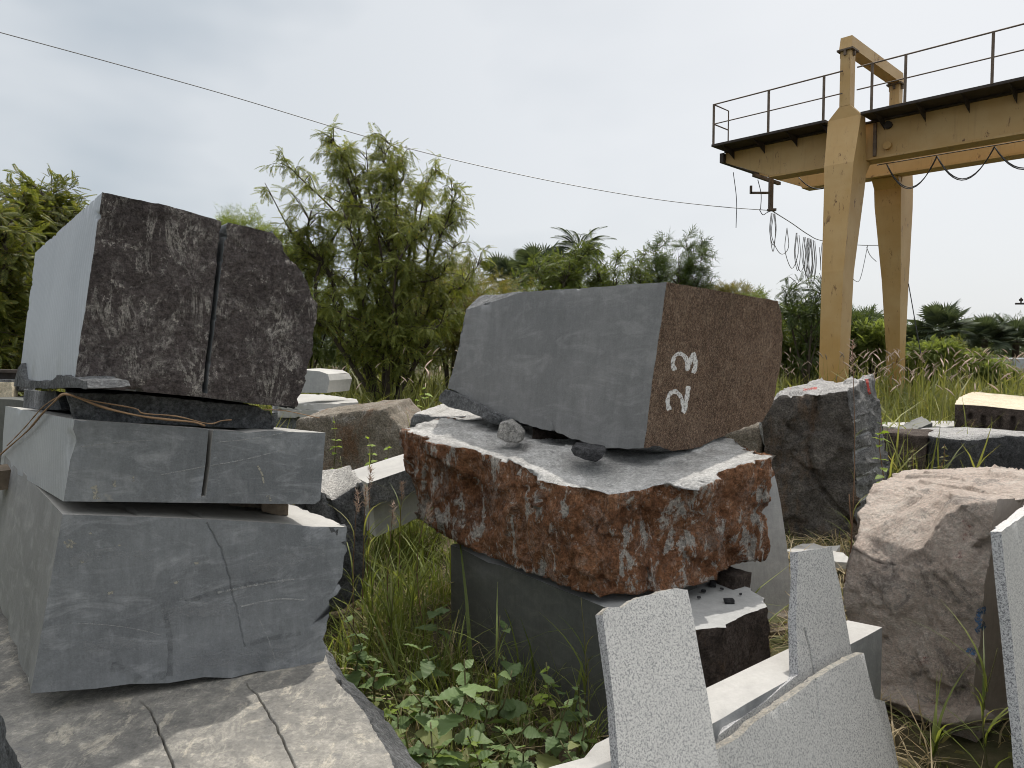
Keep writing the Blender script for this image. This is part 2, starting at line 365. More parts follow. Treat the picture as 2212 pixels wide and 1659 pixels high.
roughm('pink', ((.55, .44, .37), (.72, .60, .52), (.82, .74, .66)), [((.24, .21, .195), .565, .64, (2.4, .9, 1.6), .7), ((.44, .24, .19), .66, .76, (1, 1, 1), .35)], grain=((.78, .70, .61), 60, .5), bst=1., gr=.4)
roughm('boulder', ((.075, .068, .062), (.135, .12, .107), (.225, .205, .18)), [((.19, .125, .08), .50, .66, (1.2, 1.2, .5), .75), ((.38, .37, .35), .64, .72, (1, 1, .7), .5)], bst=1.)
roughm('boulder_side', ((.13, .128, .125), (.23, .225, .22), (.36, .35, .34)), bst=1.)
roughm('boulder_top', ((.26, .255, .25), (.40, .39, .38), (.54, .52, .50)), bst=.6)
roughm('black_split', ((.042, .042, .045), (.08, .08, .084), (.155, .155, .16)), bst=.8)
roughm('brown_split', ((.05, .037, .03), (.095, .072, .06), (.17, .135, .115)), [((.26, .165, .10), .58, .7, (1, 1, .6), .6)], bst=.9)
roughm('mossy', ((.16, .14, .105), (.29, .25, .20), (.44, .40, .345)), [((.21, .115, .06), .52, .64, (1, 1, .5), .8), ((.50, .48, .44), .58, .66, (1, 1, 1), .6)], bst=1.)
roughm('cream_top', ((.50, .42, .30), (.62, .54, .40), (.70, .63, .50)), bst=.35, gr=.5)
roughm('pale_rough', ((.38, .37, .35), (.52, .50, .47), (.62, .61, .58)), bst=.6, grain=((.25, .24, .23), 90, .5))
roughm('crumb', ((.50, .47, .42), (.64, .61, .55), (.74, .72, .66)), bst=.95, grain=((.42, .36, .27), 70, .5))
granite('granite_light', (.60, .585, .56), (.26, .26, .262), (.48, .47, .455), .4)
granite('granite_grey', (.55, .54, .515), (.21, .21, .215), (.41, .405, .39), .6)
granite('granite_edge', (.46, .46, .46), (.13, .13, .14), (.30, .30, .305), .3)
plain('wood', (.16, .125, .09), .85, .5, bsc=60, bst=.5); plain('bark', (.075, .06, .045), .9, .45, bst=.6); plain('twig', (.09, .065, .045), .85, .3)
plain('vine', (.30, .19, .11), .8, .4); plain('steel_dark', (.055, .045, .04), .7, .4, .2); plain('rail_rust', (.15, .115, .09), .75, .4, .2)
plain('drill_pale', (.30, .30, .295), .9, .3); plain('cable', (.05, .05, .055), .6, .2); plain('wire', (.26, .26, .265), .5, .1, .4); plain('soil', (.10, .078, .055), .95, .5, bsc=40, bst=.8)
plain('concrete', (.42, .41, .39), .85, .25); plain('zinc', (.34, .36, .38), .55, .2, .3); plain('stalk', (.20, .12, .075), .8, .35); plain('rubble_tan', (.40, .31, .21), .9, .3)
plain('stem_green', (.11, .105, .045), .7, .3); plain('seed', (.50, .38, .30), .85, .3); plain('slat', (.10, .11, .13), .8, .6)
def paint(name, c, lo, hi):
    g = G(name); k = g.ramp(g.noise(g.co(), 85, 4, .8), [(lo, 0), (hi, 1)])
    p = g.n('BsdfPrincipled', {'Base Color': c, 'Roughness': .8}); t = g.n('BsdfTransparent')
    g.t.links.new(g.n('MixShader', {0: k, 1: t, 2: p}), g.o.inputs[0])
paint('white_paint', (.72, .71, .69), .36, .5); paint('red_paint', (.42, .05, .035), .38, .52); paint('blue_paint', (.09, .17, .30), .42, .56); paint('red_wash', (.34, .10, .08), .5, .7)
def veil(name, c, lo, hi, amt, sc=22, stretch=(1, 1, 1)):  # thin dust or damp film that lets the stone show through
    g = G(name); k = g.ramp(g.noise(g.co(stretch), sc, 5, .78), [(lo, 0), (hi, amt)])
    p = g.n('BsdfPrincipled', {'Base Color': c, 'Roughness': .85}); t = g.n('BsdfTransparent'); g.t.links.new(g.n('MixShader', {0: k, 1: t, 2: p}), g.o.inputs[0])
veil('scuff', (.46, .46, .45), .35, .55, .6, 60); veil('smear', (.36, .365, .37), .40, .70, .5, 9, (1, 1, 2.5)); veil('smear_dark', (.10, .105, .11), .40, .68, .42, 14); veil('spatter', (.40, .375, .31), .42, .52, .85, 55)
def crane_paint():
    g = G('crane_paint'); v = g.co(); a = g.noise(v, 1.1, 5, .6); z = g.n('SeparateXYZ', {0: g.tc.outputs['Object']}, 2)
    c = g.mix(g.ramp(a, [(.35, 0), (.65, 1)]), (.475, .295, .11), (.54, .365, .17))
    c = g.mix(g.n('MapRange', {0: z, 1: 0., 2: 2.4, 3: .75, 4: 0.}), c, (.44, .225, .03))   # foot keeps its stronger yellow coat
    r = g.noise(g.co((1, 1, .3)), 9, 8, .75, .4); big = g.ramp(g.noise(v, 1.7, 3, .5), [(.46, 0), (.62, 1)])
    c = g.mix(g.ma('MULTIPLY', g.ramp(r, [(.58, 0), (.64, 1)]), big), c, (.10, .04, .02))
    st = g.noise(g.co((6, 6, .35)), 2, 5, .6); c = g.mix(g.ramp(st, [(.58, 0), (.8, .3)]), c, (.20, .12, .05))
    g.fin(c, .55, g.bump(a, .1, .02), .4)
crane_paint()
leafm('leaf_neem', (.105, .132, .03), (.205, .228, .055), (.36, .28, .05), .42)
leafm('leaf_left', (.070, .090, .022), (.15, .165, .038), (.28, .21, .05), .42)
leafm('leaf_light', (.12, .16, .045), (.20, .245, .075), None, .5)
leafm('leaf_mid', (.070, .105, .026), (.145, .180, .045), (.24, .21, .05), .38)
leafm('leaf_dark', (.050, .078, .026), (.095, .130, .042), None, .3)
leafm('leaf_brown', (.105, .108, .030), (.19, .170, .05), (.26, .17, .07), .38)
leafm('leaf_palm', (.050, .070, .040), (.090, .115, .066), None, .22, .75)
leafm('leaf_weed', (.085, .135, .05), (.16, .225, .09), (.30, .29, .12), .35)
leafm('leaf_vine', (.16, .23, .04), (.25, .33, .06), None, .45)
leafm('grass_near', (.105, .140, .034), (.20, .235, .062), (.40, .33, .17), .42)
leafm('grass_far', (.125, .145, .040), (.22, .225, .075), (.38, .31, .16), .42)
leafm('grass_dry', (.28, .22, .12), (.42, .34, .21), None, .3)
# ------------------------------------------------------------------ left stack
W_ = A3(-1.27, 1.5, 0)
def px(pts, pl): return [onp(u, v, pl) for u, v in pts]
def stack_block(name, lab, plane, front, nl, left_far, spec, key, grooves=(), L=.03, seed=0, dz=0, sides=None, group='sawn blocks of the left stack'):
    """front: outline from the top left corner clockwise; its last nl points run up the shared left corner edge"""
    f = px(front, plane); n = len(f); corner_b, corner_t = f[n-nl], f[0]
    pll = pl3(corner_t, corner_b, corner_t+W_); back = [p+W_*1.0 for p in f]
    if left_far:
        ft, fb = onp(*left_far[0], pll), onp(*left_far[1], pll)
        back[0] = ft
        for k in range(nl): back[n-nl+k] = fb+(ft-fb)*(k/nl)
        wv = ft-corner_t
        for k in range(1, n-nl): back[k] = f[k]+wv
    V, Fs = prism(f, back, *spec, over=sides)
    root = thing(name, lab, 'stone block', A3(corner_b[0]+.3, corner_b[1]+.8, min(p[2] for p in f)), group)
    g3 = [([onp(u, v, plane) for u, v in pts], w, d) for pts, w, d in grooves]
    stone('sawn_body', V, Fs, L=L, parent=root, seed=seed, grooves=g3, key=key, chip=.007)
    return root, f, back, pll
plA = vpl(at(190, 700, 2.50), at(660, 700, 2.92))
frA = [(219, 416), (342, 441), (477, 478), (478.5, 481), (436.5, 847), (446, 848.5), (489, 484), (493, 481), (581, 502), (612, 543), (643, 574), (665, 621), (680, 654), (678, 700), (670, 762), (653, 820), (637, 867), (629, 878), (564, 874), (440, 858), (300, 846), (160, 835)]
SM = ('sawn_blue', 0); SS = ('sawn_side', 0)
nA = len(frA)
rA, fA, bA, plAl = stack_block('rough_faced_block', 'dark rough faced block with pale streaks and vertical saw cut, topmost of left stack', plA, frA, 1, ((76, 546), (40, 830)),
    (('split_dark', .018), ('split_dark', .014), SM), 'A', L=.013, seed=3,
    sides={**{i: SS for i in range(nA-1, nA)}, **{i: ('split_grey', .03) for i in range(8, 17)}, **{i: ('split_dark', .006) for i in (0, 1)}})
lip = [onp(u, v, shift(plAl, .02)) for u, v in ((27, 834), (32, 822), (40, 796), (46, 786), (50, 820), (80, 823), (108, 822), (120, 812), (140, 814), (160, 820), (186, 826), (190, 838), (110, 838))]
V, Fs = prism(lip, [p+A3(.10, .07, 0) for p in lip], ('split_grey', .012), ('split_grey', .01), ('split_grey', .008))
stone('broken_lip', V, Fs, L=.02, parent=rA, seed=5, foot=False)
plB = vpl(at(150, 1000, 2.50), at(695, 1000, 2.87))
frB = [(161, 906), (300, 916), (450, 926.5), (450.5, 929), (437.5, 1071), (445, 1071.5), (460, 930), (463, 929), (513, 931), (530, 935), (580, 930), (703, 934.5), (698, 1001), (692, 1080), (680, 1089), (560, 1088), (400, 1086), (250, 1084), (137, 1083)]
nB = len(frB)
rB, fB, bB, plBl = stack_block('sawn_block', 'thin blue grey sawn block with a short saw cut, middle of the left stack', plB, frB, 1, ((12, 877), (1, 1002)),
    (SM, SM, ('sawn_pale', 0)), 'B', L=.03, seed=7, sides={i: SS for i in range(nB-1, nB)}, grooves=[([(161, 906), (300, 916), (450, 926.5)], .012, .0)])  # pale top: dust, and the sky's grazing reflection put into the colour
plC = vpl(at(95, 1300, 2.45), at(720, 1300, 2.92))
frC = [(135, 1111), (300, 1116), (440, 1121), (600, 1130), (749, 1138), (748, 1160), (749, 1189), (737, 1216), (733, 1245), (731, 1268), (722, 1282), (714, 1295), (716, 1320), (709, 1343), (703, 1380), (706, 1410), (697, 1444), (560, 1459), (440, 1470), (280, 1482), (132, 1493), (66, 1498)]
nC = len(frC)
crack = [(447, 1130), (458, 1150), (478, 1185), (488, 1220), (497, 1250), (503, 1290), (514, 1330), (522, 1365), (530, 1398)]
rC, fC, bC, plCl = stack_block('sawn_block', 'large smeared blue grey sawn block with a hairline crack, third down in left stack', plC, frC, 1, None,
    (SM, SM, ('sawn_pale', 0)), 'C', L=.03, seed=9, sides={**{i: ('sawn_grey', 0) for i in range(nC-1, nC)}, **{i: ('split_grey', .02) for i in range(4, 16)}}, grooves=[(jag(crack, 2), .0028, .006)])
chipm = [onp(u, v, shift(plC, .004)) for u, v in ((710, 1140), (749, 1138), (750, 1165), (748, 1190), (738, 1172), (722, 1160))]
V, Fs = prism(chipm, [p+A3(-.02, .05, 0) for p in chipm], ('split_grey', .012), ('split_grey', 0), ('split_grey', .004)); stone('chipped_corner', V, Fs, L=.012, parent=rC, seed=2, foot=False)
# ---- scuffs, scratches and cement spatter left on the sawn faces
ribbon('pale_scratch', 'B', [([(345, 1026), (430, 1010), (520, 994), (610, 972)], .9), ([(470, 955), (540, 948), (640, 930)], .7), ([(175, 965), (260, 955), (330, 951)], .7)], 'scuff', rB)
ribbon('pale_scratch', 'C', [([(150, 1346), (220, 1349), (290, 1358), (350, 1372)], .8), ([(560, 1338), (575, 1370), (590, 1410), (597, 1438)], .9), ([(520, 1310), (600, 1294), (660, 1296)], 1.6), ([(470, 1280), (560, 1262), (640, 1250)], 2.2)], 'scuff', rC)
ribbon('chalky_smear', 'C', [([(110, 1480), (170, 1462), (260, 1455), (330, 1448)], 13), ([(380, 1440), (470, 1424), (560, 1418), (640, 1404)], 16), ([(350, 1330), (420, 1316), (520, 1318)], 14), ([(540, 1230), (620, 1205), (700, 1188)], 15), ([(150, 1210), (230, 1196), (330, 1200)], 12), ([(180, 1400), (260, 1390), (330, 1396)], 12)], 'smear', rC, step=8)
ribbon('dark_smear', 'C', [([(352, 1300), (362, 1350), (368, 1400), (366, 1460)], 6), ([(400, 1300), (500, 1270), (600, 1252)], 5), ([(240, 1440), (280, 1450), (300, 1470)], 9), ([(330, 1465), (360, 1455)], 9), ([(540, 1390), (600, 1376), (650, 1368)], 5)], 'smear_dark', rC, step=6)
ribbon('cement_spatter', 'C', [([(141, 1178), (152, 1172), (160, 1180)], 7), ([(238, 1278), (239, 1284)], 6), ([(380, 1256), (381, 1261)], 4.5), ([(424, 1214), (425, 1219)], 4.5), ([(195, 1150), (196, 1154)], 3), ([(258, 1176), (259, 1180)], 3), ([(176, 1210), (179, 1216)], 4)], 'spatter', rC, step=2)
ribbon('cement_spatter', 'B', [([(202, 1050), (206, 1062), (208, 1078)], 6), ([(285, 1030), (288, 1040)], 4), ([(245, 1038), (248, 1052)], 3.5), ([(556, 1005), (566, 1024), (570, 1044)], 2.2), ([(578, 1070), (585, 1082)], 3)], 'spatter', rB, step=2)
# ---- spacers in the stack
def spacer(name, lab, pts, pl, depth, mat, amp=.008, back=0., cat='spacer', L=.02, grp='spacers in the left stack'):
    f = px(pts, shift(pl, -back)); d = -shift(pl, 0)[1]*depth
    V, Fs = prism(f, [p+d for p in f], (mat, amp), (mat, amp), (mat, amp))
    o = stone(name, V, Fs, L=L, seed=len(lab), foot=False); return tag(o, lab, cat, grp)
spacer('stone_spacer', 'short grey stone spacer under the left end of the topmost block', [(51, 842), (120, 846), (132, 884), (100, 885), (50, 880)], shift(plAl, -.12), .25, 'split_grey', .008)
spacer('stone_spacer', 'long dark stone spacer under the rough topmost block', [(142, 850), (300, 853), (440, 866), (560, 880), (578, 890), (592, 908), (588, 928), (440, 920), (160, 905)], plA, .35, 'split_grey', .012, .13)
spacer('timber_spacer', 'weathered timber spacer at the left corner under the thin middle block', [(84, 1050), (134, 1078), (126, 1088), (82, 1084)], shift(plBl, -.05), .12, 'wood', .004, cat='timber')
spacer('timber_spacer', 'dark timber spacer near the right end under the thin middle block', [(566, 1086), (623, 1090), (622, 1113), (604, 1112), (567, 1103)], plB, .4, 'wood', .004, .22, cat='timber')
spacer('timber_spacer', 'flat dark plank beside the timber spacer under the thin middle block', [(495, 1086), (566, 1088), (566, 1098), (495, 1092)], plB, .3, 'wood', .003, .3, cat='timber')
tag(boxstone('timber_spacer', at(10, 1030, 3.75), (.16, .10, .05), .9, 'wood', .005, L=.03, foot=False, seed=8), 'stacked grey timber spacer at the photo left edge under the thin block', 'timber', 'spacers in the left stack')
# ---- dried vines hanging over the middle block
vp = shift(plA, .03); vl = shift(plBl, .02)
V1 = [onp(u, v, vl) for u, v in ((-10, 992), (20, 965), (60, 930), (90, 895), (120, 865))]+[onp(u, v, vp) for u, v in ((140, 851), (180, 864), (230, 882), (300, 898), (360, 906), (420, 912), (443, 920))]
V2 = [onp(u, v, vp) for u, v in ((138, 850), (200, 866), (290, 882), (310, 893), (380, 899), (450, 915), (478, 909), (500, 907))]
V3 = [onp(u, v, vl) for u, v in ((15, 963), (52, 925), (92, 880), (132, 853))]
V4 = [onp(u, v, shift(plA, .02)) for u, v in ((570, 884), (620, 888), (690, 903))]
vt = thing('dried_vine', 'dry tan vine strands draped over the thin middle block of the left stack', 'dried vine', V1[5])
for k, (q, r) in enumerate(((V1, .0042), (V2, .0026), (V3, .0026), (V4, .002))):
    MB().tube(spline(q, 40), r*(1+.2*np.sin(np.arange(len(spline(q, 40)))))).obj('strand', 'vine', vt, smooth=True)
# ---- rough slab under the stack
zt = .36
Dt = [onz(725, 1462, zt), onz(800, 1560, zt), onz(852, 1659, zt), A3(-.12, 1.7, .34), A3(-1.15, 1.7, .36), onz(48, 1659, zt), onz(22, 1590, zt), A3(-2.1, 2.75, .36), A3(-2.9, 4.0, .36), A3(-1.6, 4.4, .36), A3(-.9, 3.2, .345)]
Dm = [onz(752, 1470, .28), onz(824, 1540, .27), onz(904, 1659, .24), A3(.02, 1.7, .23)]+[p-A3(0, 0, .12) for p in Dt[4:]]
Db = [A3(p[0], p[1], 0) for p in Dm]; n = len(Dt)
V = Dt+Dm+Db; Fs = [(list(range(n)), 'veined', .005), (list(range(3*n-1, 2*n-1, -1)), 'split_grey', .01)]
for k in (0, n):
    for i in range(n): j = (i+1) % n; Fs.append(([k+i, k+j, k+n+j, k+n+i], 'split_grey', .016))
gz = lambda L: [onz(u, v, zt) for u, v in jag(L, 2)]
D_cr = [([(225, 1430), (278, 1488), (310, 1520), (334, 1556), (342, 1575), (356, 1610), (376, 1662)], .0032, .035), ([(500, 1440), (535, 1480), (556, 1500), (572, 1530), (590, 1560), (612, 1600), (640, 1662)], .0031, .035),
        ([(725, 1466), (765, 1505), (800, 1548), (826, 1590), (846, 1630), (858, 1665)], .0048, .04), ([(748, 1474), (790, 1516), (815, 1545), (845, 1590), (868, 1630), (886, 1662)], .0042, .03)]
o = stone('veined_slab', V, Fs, L=.028, seed=21, grooves=[(gz(p), w, d) for p, w, d in D_cr], chip=0, key='D')
tag(o, 'rough cream veined grey slab with long dark cracks, on the ground under the left stack', 'stone slab')
# ------------------------------------------------------------------ rust red rock
Et = [(876, 922, 4.2), (934, 946, 3.95), (1051, 983, 3.6), (1157, 1032, 3.25), (1235, 1049, 3.08), (1309, 1060, 3.0), (1411, 1050, 3.06), (1489, 1052, 3.1), (1548, 1024, 3.2), (1630, 989, 3.38), (1657, 974, 3.45), (1606, 961, 3.8), (1563, 946, 4.1), (1400, 905, 4.7), (1200, 890, 5.1), (1001, 897, 4.9)]
Eb = [(912, 1118, 4.2), (950, 1152, 3.95), (1060, 1206, 3.6), (1165, 1246, 3.27), (1240, 1276, 3.1), (1300, 1290, 3.02), (1400, 1284, 3.06), (1482, 1271, 3.1), (1535, 1252, 3.2), (1620, 1218, 3.38), (1651, 1202, 3.45)]
t = [at(*p) for p in Et]; b = [at(*p) for p in Eb]+[A3(p[0], p[1], .66) for p in t[11:]]
V, Fs = prism(t, b, ('rust_top', .02), ('rust', .02), ('rust', .045)); n = len(t)
CE = sum(t)/n
o = stone('rust_rock', V, Fs, L=.020, seed=31, soft=1, key='E', fq=.9, fa=.9, dents=[(at(1300, 1050, 3.2), .35, (0, 0, -.03)), (at(1450, 1160, 3.05), .3, (0, .05, 0)), (at(1010, 1060, 3.7), .3, (.03, .05, 0))])
tag(o, 'rust red rock with white patches and a dusty top, carrying the block marked 23', 'rock')
# ------------------------------------------------------------------ block marked 23
cA, cB = at(1440, 609, 3.35), at(1391, 962, 3.35); p1 = pl3(cA, cB, at(985, 760, 4.6)); p2 = pl3(cA, cB, at(1684, 760, 4.3)); N = {}
def put(pl, **k):
    for a, (u, v) in k.items(): N[a] = onp(u, v, pl)
put(p1, c0=(1440, 609), c4=(1391, 962), t1=(1134, 630), l0=(1009, 669), l1=(997, 723), l2=(969, 839), m1=(1067, 887), m2=(1137, 917), m3=(1196, 930), m4=(1235, 952), m5=(1294, 967), m6=(1352, 969))
put(p2, d1=(1415, 960), d2=(1454, 971), d3=(1505, 965), d4=(1579, 934), d5=(1645, 911), r1=(1669, 872), r2=(1678, 821), r3=(1688, 762), r4=(1690, 680), r5=(1680, 651))
wF = N['r5']-N['c0']; N['tl2'] = at(1036, 641, 4.80); N['tbk'] = N['tl2']+wF*1.0; N['bbl'] = N['l2']+wF+A3(0, 0, .05)
nm = list(N); ix = {k: i for i, k in enumerate(nm)}
Ff = [('c0 t1 l0 l1 l2 m1 m2 m3 m4 m5 m6 c4', 'sawn_grey', 0), ('c0 c4 d1 d2 d3 d4 d5 r1 r2 r3 r4 r5', 'split_brown', .010), ('c0 r5 tbk tl2 t1', 'split_grey', .006), ('t1 tl2 l0', 'split_grey', .01),
      ('l2 m1 m2 m3 m4 m5 m6 c4 d1 d2 d3 d4 d5 bbl', 'split_grey', .02), ('r5 r4 r3 r2 r1 d5 bbl tbk', 'split_grey', .02), ('l0 l1 l2 bbl tbk tl2', 'split_grey', .02)]
rF = thing('numbered_block', 'grey sawn block with a brown split end painted 23, resting on the rust red rock', 'stone block', A3(.9, 4.2, 1.2))
stone('block_body', [N[k] for k in nm], [([ix[k] for k in f.split()], m, a) for f, m, a in Ff], L=.02, parent=rF, seed=41, key='F', chip=.004, foot=False)
lipF = [onp(u, v, shift(p1, .035)) for u, v in ((960, 842), (1000, 856), (1050, 882), (1100, 905), (1106, 918), (1060, 908), (1010, 888), (965, 878), (946, 866), (948, 856))]
V, Fs = prism(lipF, [p-shift(p1, 0)[1]*.2 for p in lipF], ('split_grey', .01), ('split_grey', .01), ('split_grey', .008)); stone('broken_lip', V, Fs, L=.02, parent=rF, seed=43, foot=False)
ribbon('painted_digit', 'F', [([(1458, 800), (1453, 786), (1458, 769), (1470, 764), (1481, 773), (1484, 789), (1483, 799), (1488, 790), (1493, 773), (1499, 764), (1502, 778), (1502, 793), (1497, 806)], 4.2),
    ([(1446, 886), (1442, 868), (1447, 851), (1459, 846), (1470, 856), (1476, 874), (1478, 890), (1482, 872), (1485, 850), (1487, 834)], 4.4)], 'white_paint', rF)
# ---- packing stones between them
def pack(lab, pts, Y, d, mat, amp=.008, grp='packing stones under the block marked 23'):
    f = [at(u, v, Y) for u, v in pts]; V, Fs = prism(f, [p*1.0+A3(.02, d, .0) for p in f], (mat, amp), (mat, amp), (mat, amp))
    return tag(stone('packing_stone', V, Fs, L=.014, seed=len(pts)+int(Y*9), soft=1, foot=False), lab, 'packing stone', grp)
pack('small pale granite packing stone on the rust red rock', [(1075, 948), (1074, 935), (1079, 914), (1100, 910), (1115, 922), (1127, 937), (1124, 953), (1118, 957), (1090, 955)], 3.72, .13, 'pale_rough')
pack('dark wedge of stone packed beside the pale packing stone', [(1040, 896), (1050, 893), (1082, 905), (1078, 918), (1060, 914), (1042, 905)], 4.1, .25, 'split_grey')
pack('dark pointed packing stone near the front edge of the rust red rock', [(1233, 972), (1240, 966), (1262, 968), (1300, 971), (1308, 974), (1300, 990), (1286, 999), (1262, 992), (1240, 984)], 3.32, .16, 'black_split')
pack('dark packing stone deep under the right end of the block marked 23', [(1400, 962), (1470, 966), (1500, 980), (1490, 1000), (1410, 1000)], 3.75, .2, 'brown_split')
pack('dark packing stone deep under the middle of the block marked 23', [(1150, 925), (1220, 935), (1260, 960), (1200, 965), (1150, 950)], 4.05, .25, 'brown_split')
# ------------------------------------------------------------------ bases under the red rock
z = .55; G0 = [onz(974, 1177, z), onz(1297, 1308, z), onz(1420, 1360, z)]
G0[2] = G0[1]+(G0[1]-G0[0])/np.linalg.norm(G0[1]-G0[0])*.08; wg = A3(.45, .38, 0)
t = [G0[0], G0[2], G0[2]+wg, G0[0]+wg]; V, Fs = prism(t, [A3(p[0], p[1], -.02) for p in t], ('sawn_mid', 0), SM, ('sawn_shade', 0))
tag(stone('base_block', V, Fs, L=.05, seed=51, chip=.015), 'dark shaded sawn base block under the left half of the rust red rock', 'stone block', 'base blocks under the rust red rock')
z = .52; t = [onz(1502, 1358, z), onz(1561, 1353, z), onz(1612, 1325, z), onz(1656, 1310, z), onz(1648, 1292, z), onz(1615, 1272, z), onz(1578, 1257, z), A3(.62, 3.62, z), A3(.50, 2.90, z)]
bo = [A3(p[0]*1.02, p[1]-.02, -.02) for p in t]; V, Fs = prism(t, bo, ('sawn_mid', .002), SM, ('brown_split', .022))
oH = stone('base_block', V, Fs, L=.022, seed=53, key='H', fa=.6); tag(oH, 'dark brown split base block with pale sawn top under the rust red rock', 'stone block', 'base blocks under the rust red rock')
for k, (u, v, s) in enumerate(((1575, 1298, .022), (1540, 1262, .02), (1520, 1276, .012), (1600, 1283, .008), (1560, 1272, .009), (1510, 1290, .009))):
    p = onz(u, v, .53); o = boxstone('stone_chip', p, (s, s*.7, s*.45), k*1.3, 'black_split', .003, L=.008, soft=1, foot=False, seed=k)
    tag(o, ['flat dark stone chip in the sunlit middle of the pale base top', 'dark rubble chip wedged against the rust red rock underside', 'small dark chip near the tall leaning slab on the base top', 'tiny dark chip at the right of the pale base top', 'tiny dark chip behind the flat chip on the base top', 'small dark chip in the shadow line on the base top'][k], 'stone chip', 'chips on the pale base top')
boxstone_r = boxstone('rubble_wedge', at(1560, 1250, 3.42), (.06, .12, .045), .6, 'brown_split', .012, L=.02, foot=False, seed=4); tag(boxstone_r, 'dark rubble wedge between the rust red rock and the pale base top', 'packing stone')
# ------------------------------------------------------------------ pale stone beam
z = .50; fr, br, fn, bn = onz(1831, 1340, z), onz(1906, 1355, z), onz(1188, 1657, z), onz(1543, 1561, z)
dn = (fn-fr)/np.linalg.norm(fn-fr); e1 = fn+dn*.45; e2 = bn+(bn-br)/np.linalg.norm(bn-br)*1.0
t = [fr, br, onz(1839, 1392, z), onz(1612, 1520, z), bn, e2, e1, fn, onz(1526, 1486, z)]
V, Fs = prism(t, [A3(p[0], p[1], 0) for p in t], ('sawn_pale', 0), SM, ('sawn_mid', 0)); tag(stone('stone_beam', V, Fs, L=.04, seed=61, chip=.02), 'long pale sawn stone beam lying behind the leaning granite slabs', 'stone beam')
# ------------------------------------------------------------------ leaning granite slabs
def slab(lab, pl, pts, th, rag=(), fm='granite_light', em='granite_edge', topm='crumb', L=.012, ex=(), name='granite_slab', grp='leaning granite slabs', seed=0, gro=()):
    f = [onp(u, v, pl) for u, v in pts]; nn = shift(pl, 0)[1]
    bk = [p-nn*th for p in f]; over = {i: (topm, .006) for i in rag}
    V, Fs = prism(f, bk, (fm, 0), (fm, 0), (em, .0), over)
    g3 = [([onp(u, v, pl) for u, v in q], w, d) for q, w, d in gro]
    return tag(stone(name, V, Fs, L=L, seed=seed, chip=.0025, grooves=g3), lab, 'stone slab', grp)
plJ1 = pl3(at(1304, 1312, 2.03), at(1346, 1659, 1.85), at(1485, 1273, 2.18))
slab('tall light granite slab with a ragged top and two rubbed stains, leaning in front of the pale beam', plJ1, [(1301, 1328), (1318, 1313), (1342, 1310), (1359, 1298), (1384, 1290), (1407, 1284), (1427, 1276), (1461, 1271), (1485, 1273), (1499, 1340), (1513, 1407), (1543, 1592), (1654, 2200), (1410, 2200), (1337, 1659), (1325, 1510), (1312, 1420)], .038, range(0, 8), seed=71)
plJ2 = pl3(at(1716, 1454, 2.43), at(1716, 1196, 2.62), at(1840, 1412, 2.64))
slab('granite slab with a narrow upright tongue and a slanting crack, second behind the large front slab', plJ2, [(1724, 1192), (1797, 1181), (1806, 1225), (1816, 1270), (1840, 1412), (1900, 1750), (1860, 2080), (1500, 2080), (1440, 1668), (1530, 1604), (1650, 1515), (1724, 1457), (1720, 1336)], .035, (), 'granite_grey', topm='granite_edge', seed=73, gro=[([(1738, 1360), (1748, 1395), (1754, 1425), (1760, 1462)], .006, .02)])
slab('narrow granite slab showing only its right margin behind the large front slab', shift(plJ2, .030), [(1880, 1506), (1911, 1515), (1926, 1580), (1941, 1655), (1990, 1900), (1960, 2080), (1780, 2080), (1800, 1600)], .024, (), 'granite_grey', seed=75)
slab('large front granite slab with a crumbly sloping top edge and a hairline crack', shift(plJ2, .075), [(1838, 1424), (1867, 1411), (1878, 1458), (1889, 1507), (1938, 1660), (2010, 1960), (1960, 2080), (1380, 2080), (1360, 1740), (1478, 1664), (1530, 1628), (1602, 1590), (1625, 1563), (1683, 1522), (1752, 1474), (1762, 1468)], .034, list(range(9, 16))+[0], 'granite_light', seed=77, gro=[([(1763, 1470), (1766, 1500), (1769, 1540), (1771, 1560)], .003, .008)])
plN = pl3(at(2149, 1152, 2.2), at(2200, 1653, 2.02), onz(2212, 1102, at(2149, 1152, 2.2)[2]))
slab('pale granite slab leaning at the right border of the photo', plN, [(2163, 1150), (2226, 1102), (2314, 1040), (2434, 1900), (2264, 2100), (2214, 1653), (2186, 1370), (2177, 1292)], .03, (0, 1), 'granite_light', topm='granite_light', seed=79)
slab('second granite slab tucked behind the pale slab at the right border', shift(plN, -.036), [(2170, 1140), (2228, 1094), (2306, 1038), (2416, 1900), (2262, 2100), (2218, 1640), (2192, 1370), (2184, 1292)], .03, (0, 1), 'granite_grey', topm='granite_light', seed=81)
# white sawn slab standing behind the red rock
plS = vpl(at(1653, 1342, 4.15), at(1560, 1300, 3.95)); plS = pl3(at(1653, 1342, 4.15), at(1560, 1300, 3.98), at(1657, 1009, 4.35))
slab('smooth pale grey slab with dark veins standing behind the right end of the rust red rock', plS, [(1655, 1008), (1664, 1012), (1671, 1018), (1678, 1045), (1686, 1085), (1698, 1165), (1704, 1215), (1708, 1265), (1706, 1302), (1653, 1343), (1560, 1420), (1530, 1300), (1560, 1050)], .04, (), 'sawn_mid', 'pale_rough', name='sawn_slab', grp=None, seed=83)
boxw = MB(); a_, b_ = at(1655, 1368, 4.05), at(1745, 1352, 4.3); boxw.box((a_+b_)/2+A3(0, 0, .0), (np.linalg.norm(b_-a_)/2, .05, .025), [(b_-a_)/np.linalg.norm(b_-a_), A3(-.2, .97, 0), A3(0, 0, 1)]); tag(boxw.obj('wood_plank', 'wood'), 'weathered wooden plank on the ground under the foot of the pale grey slab', 'plank')
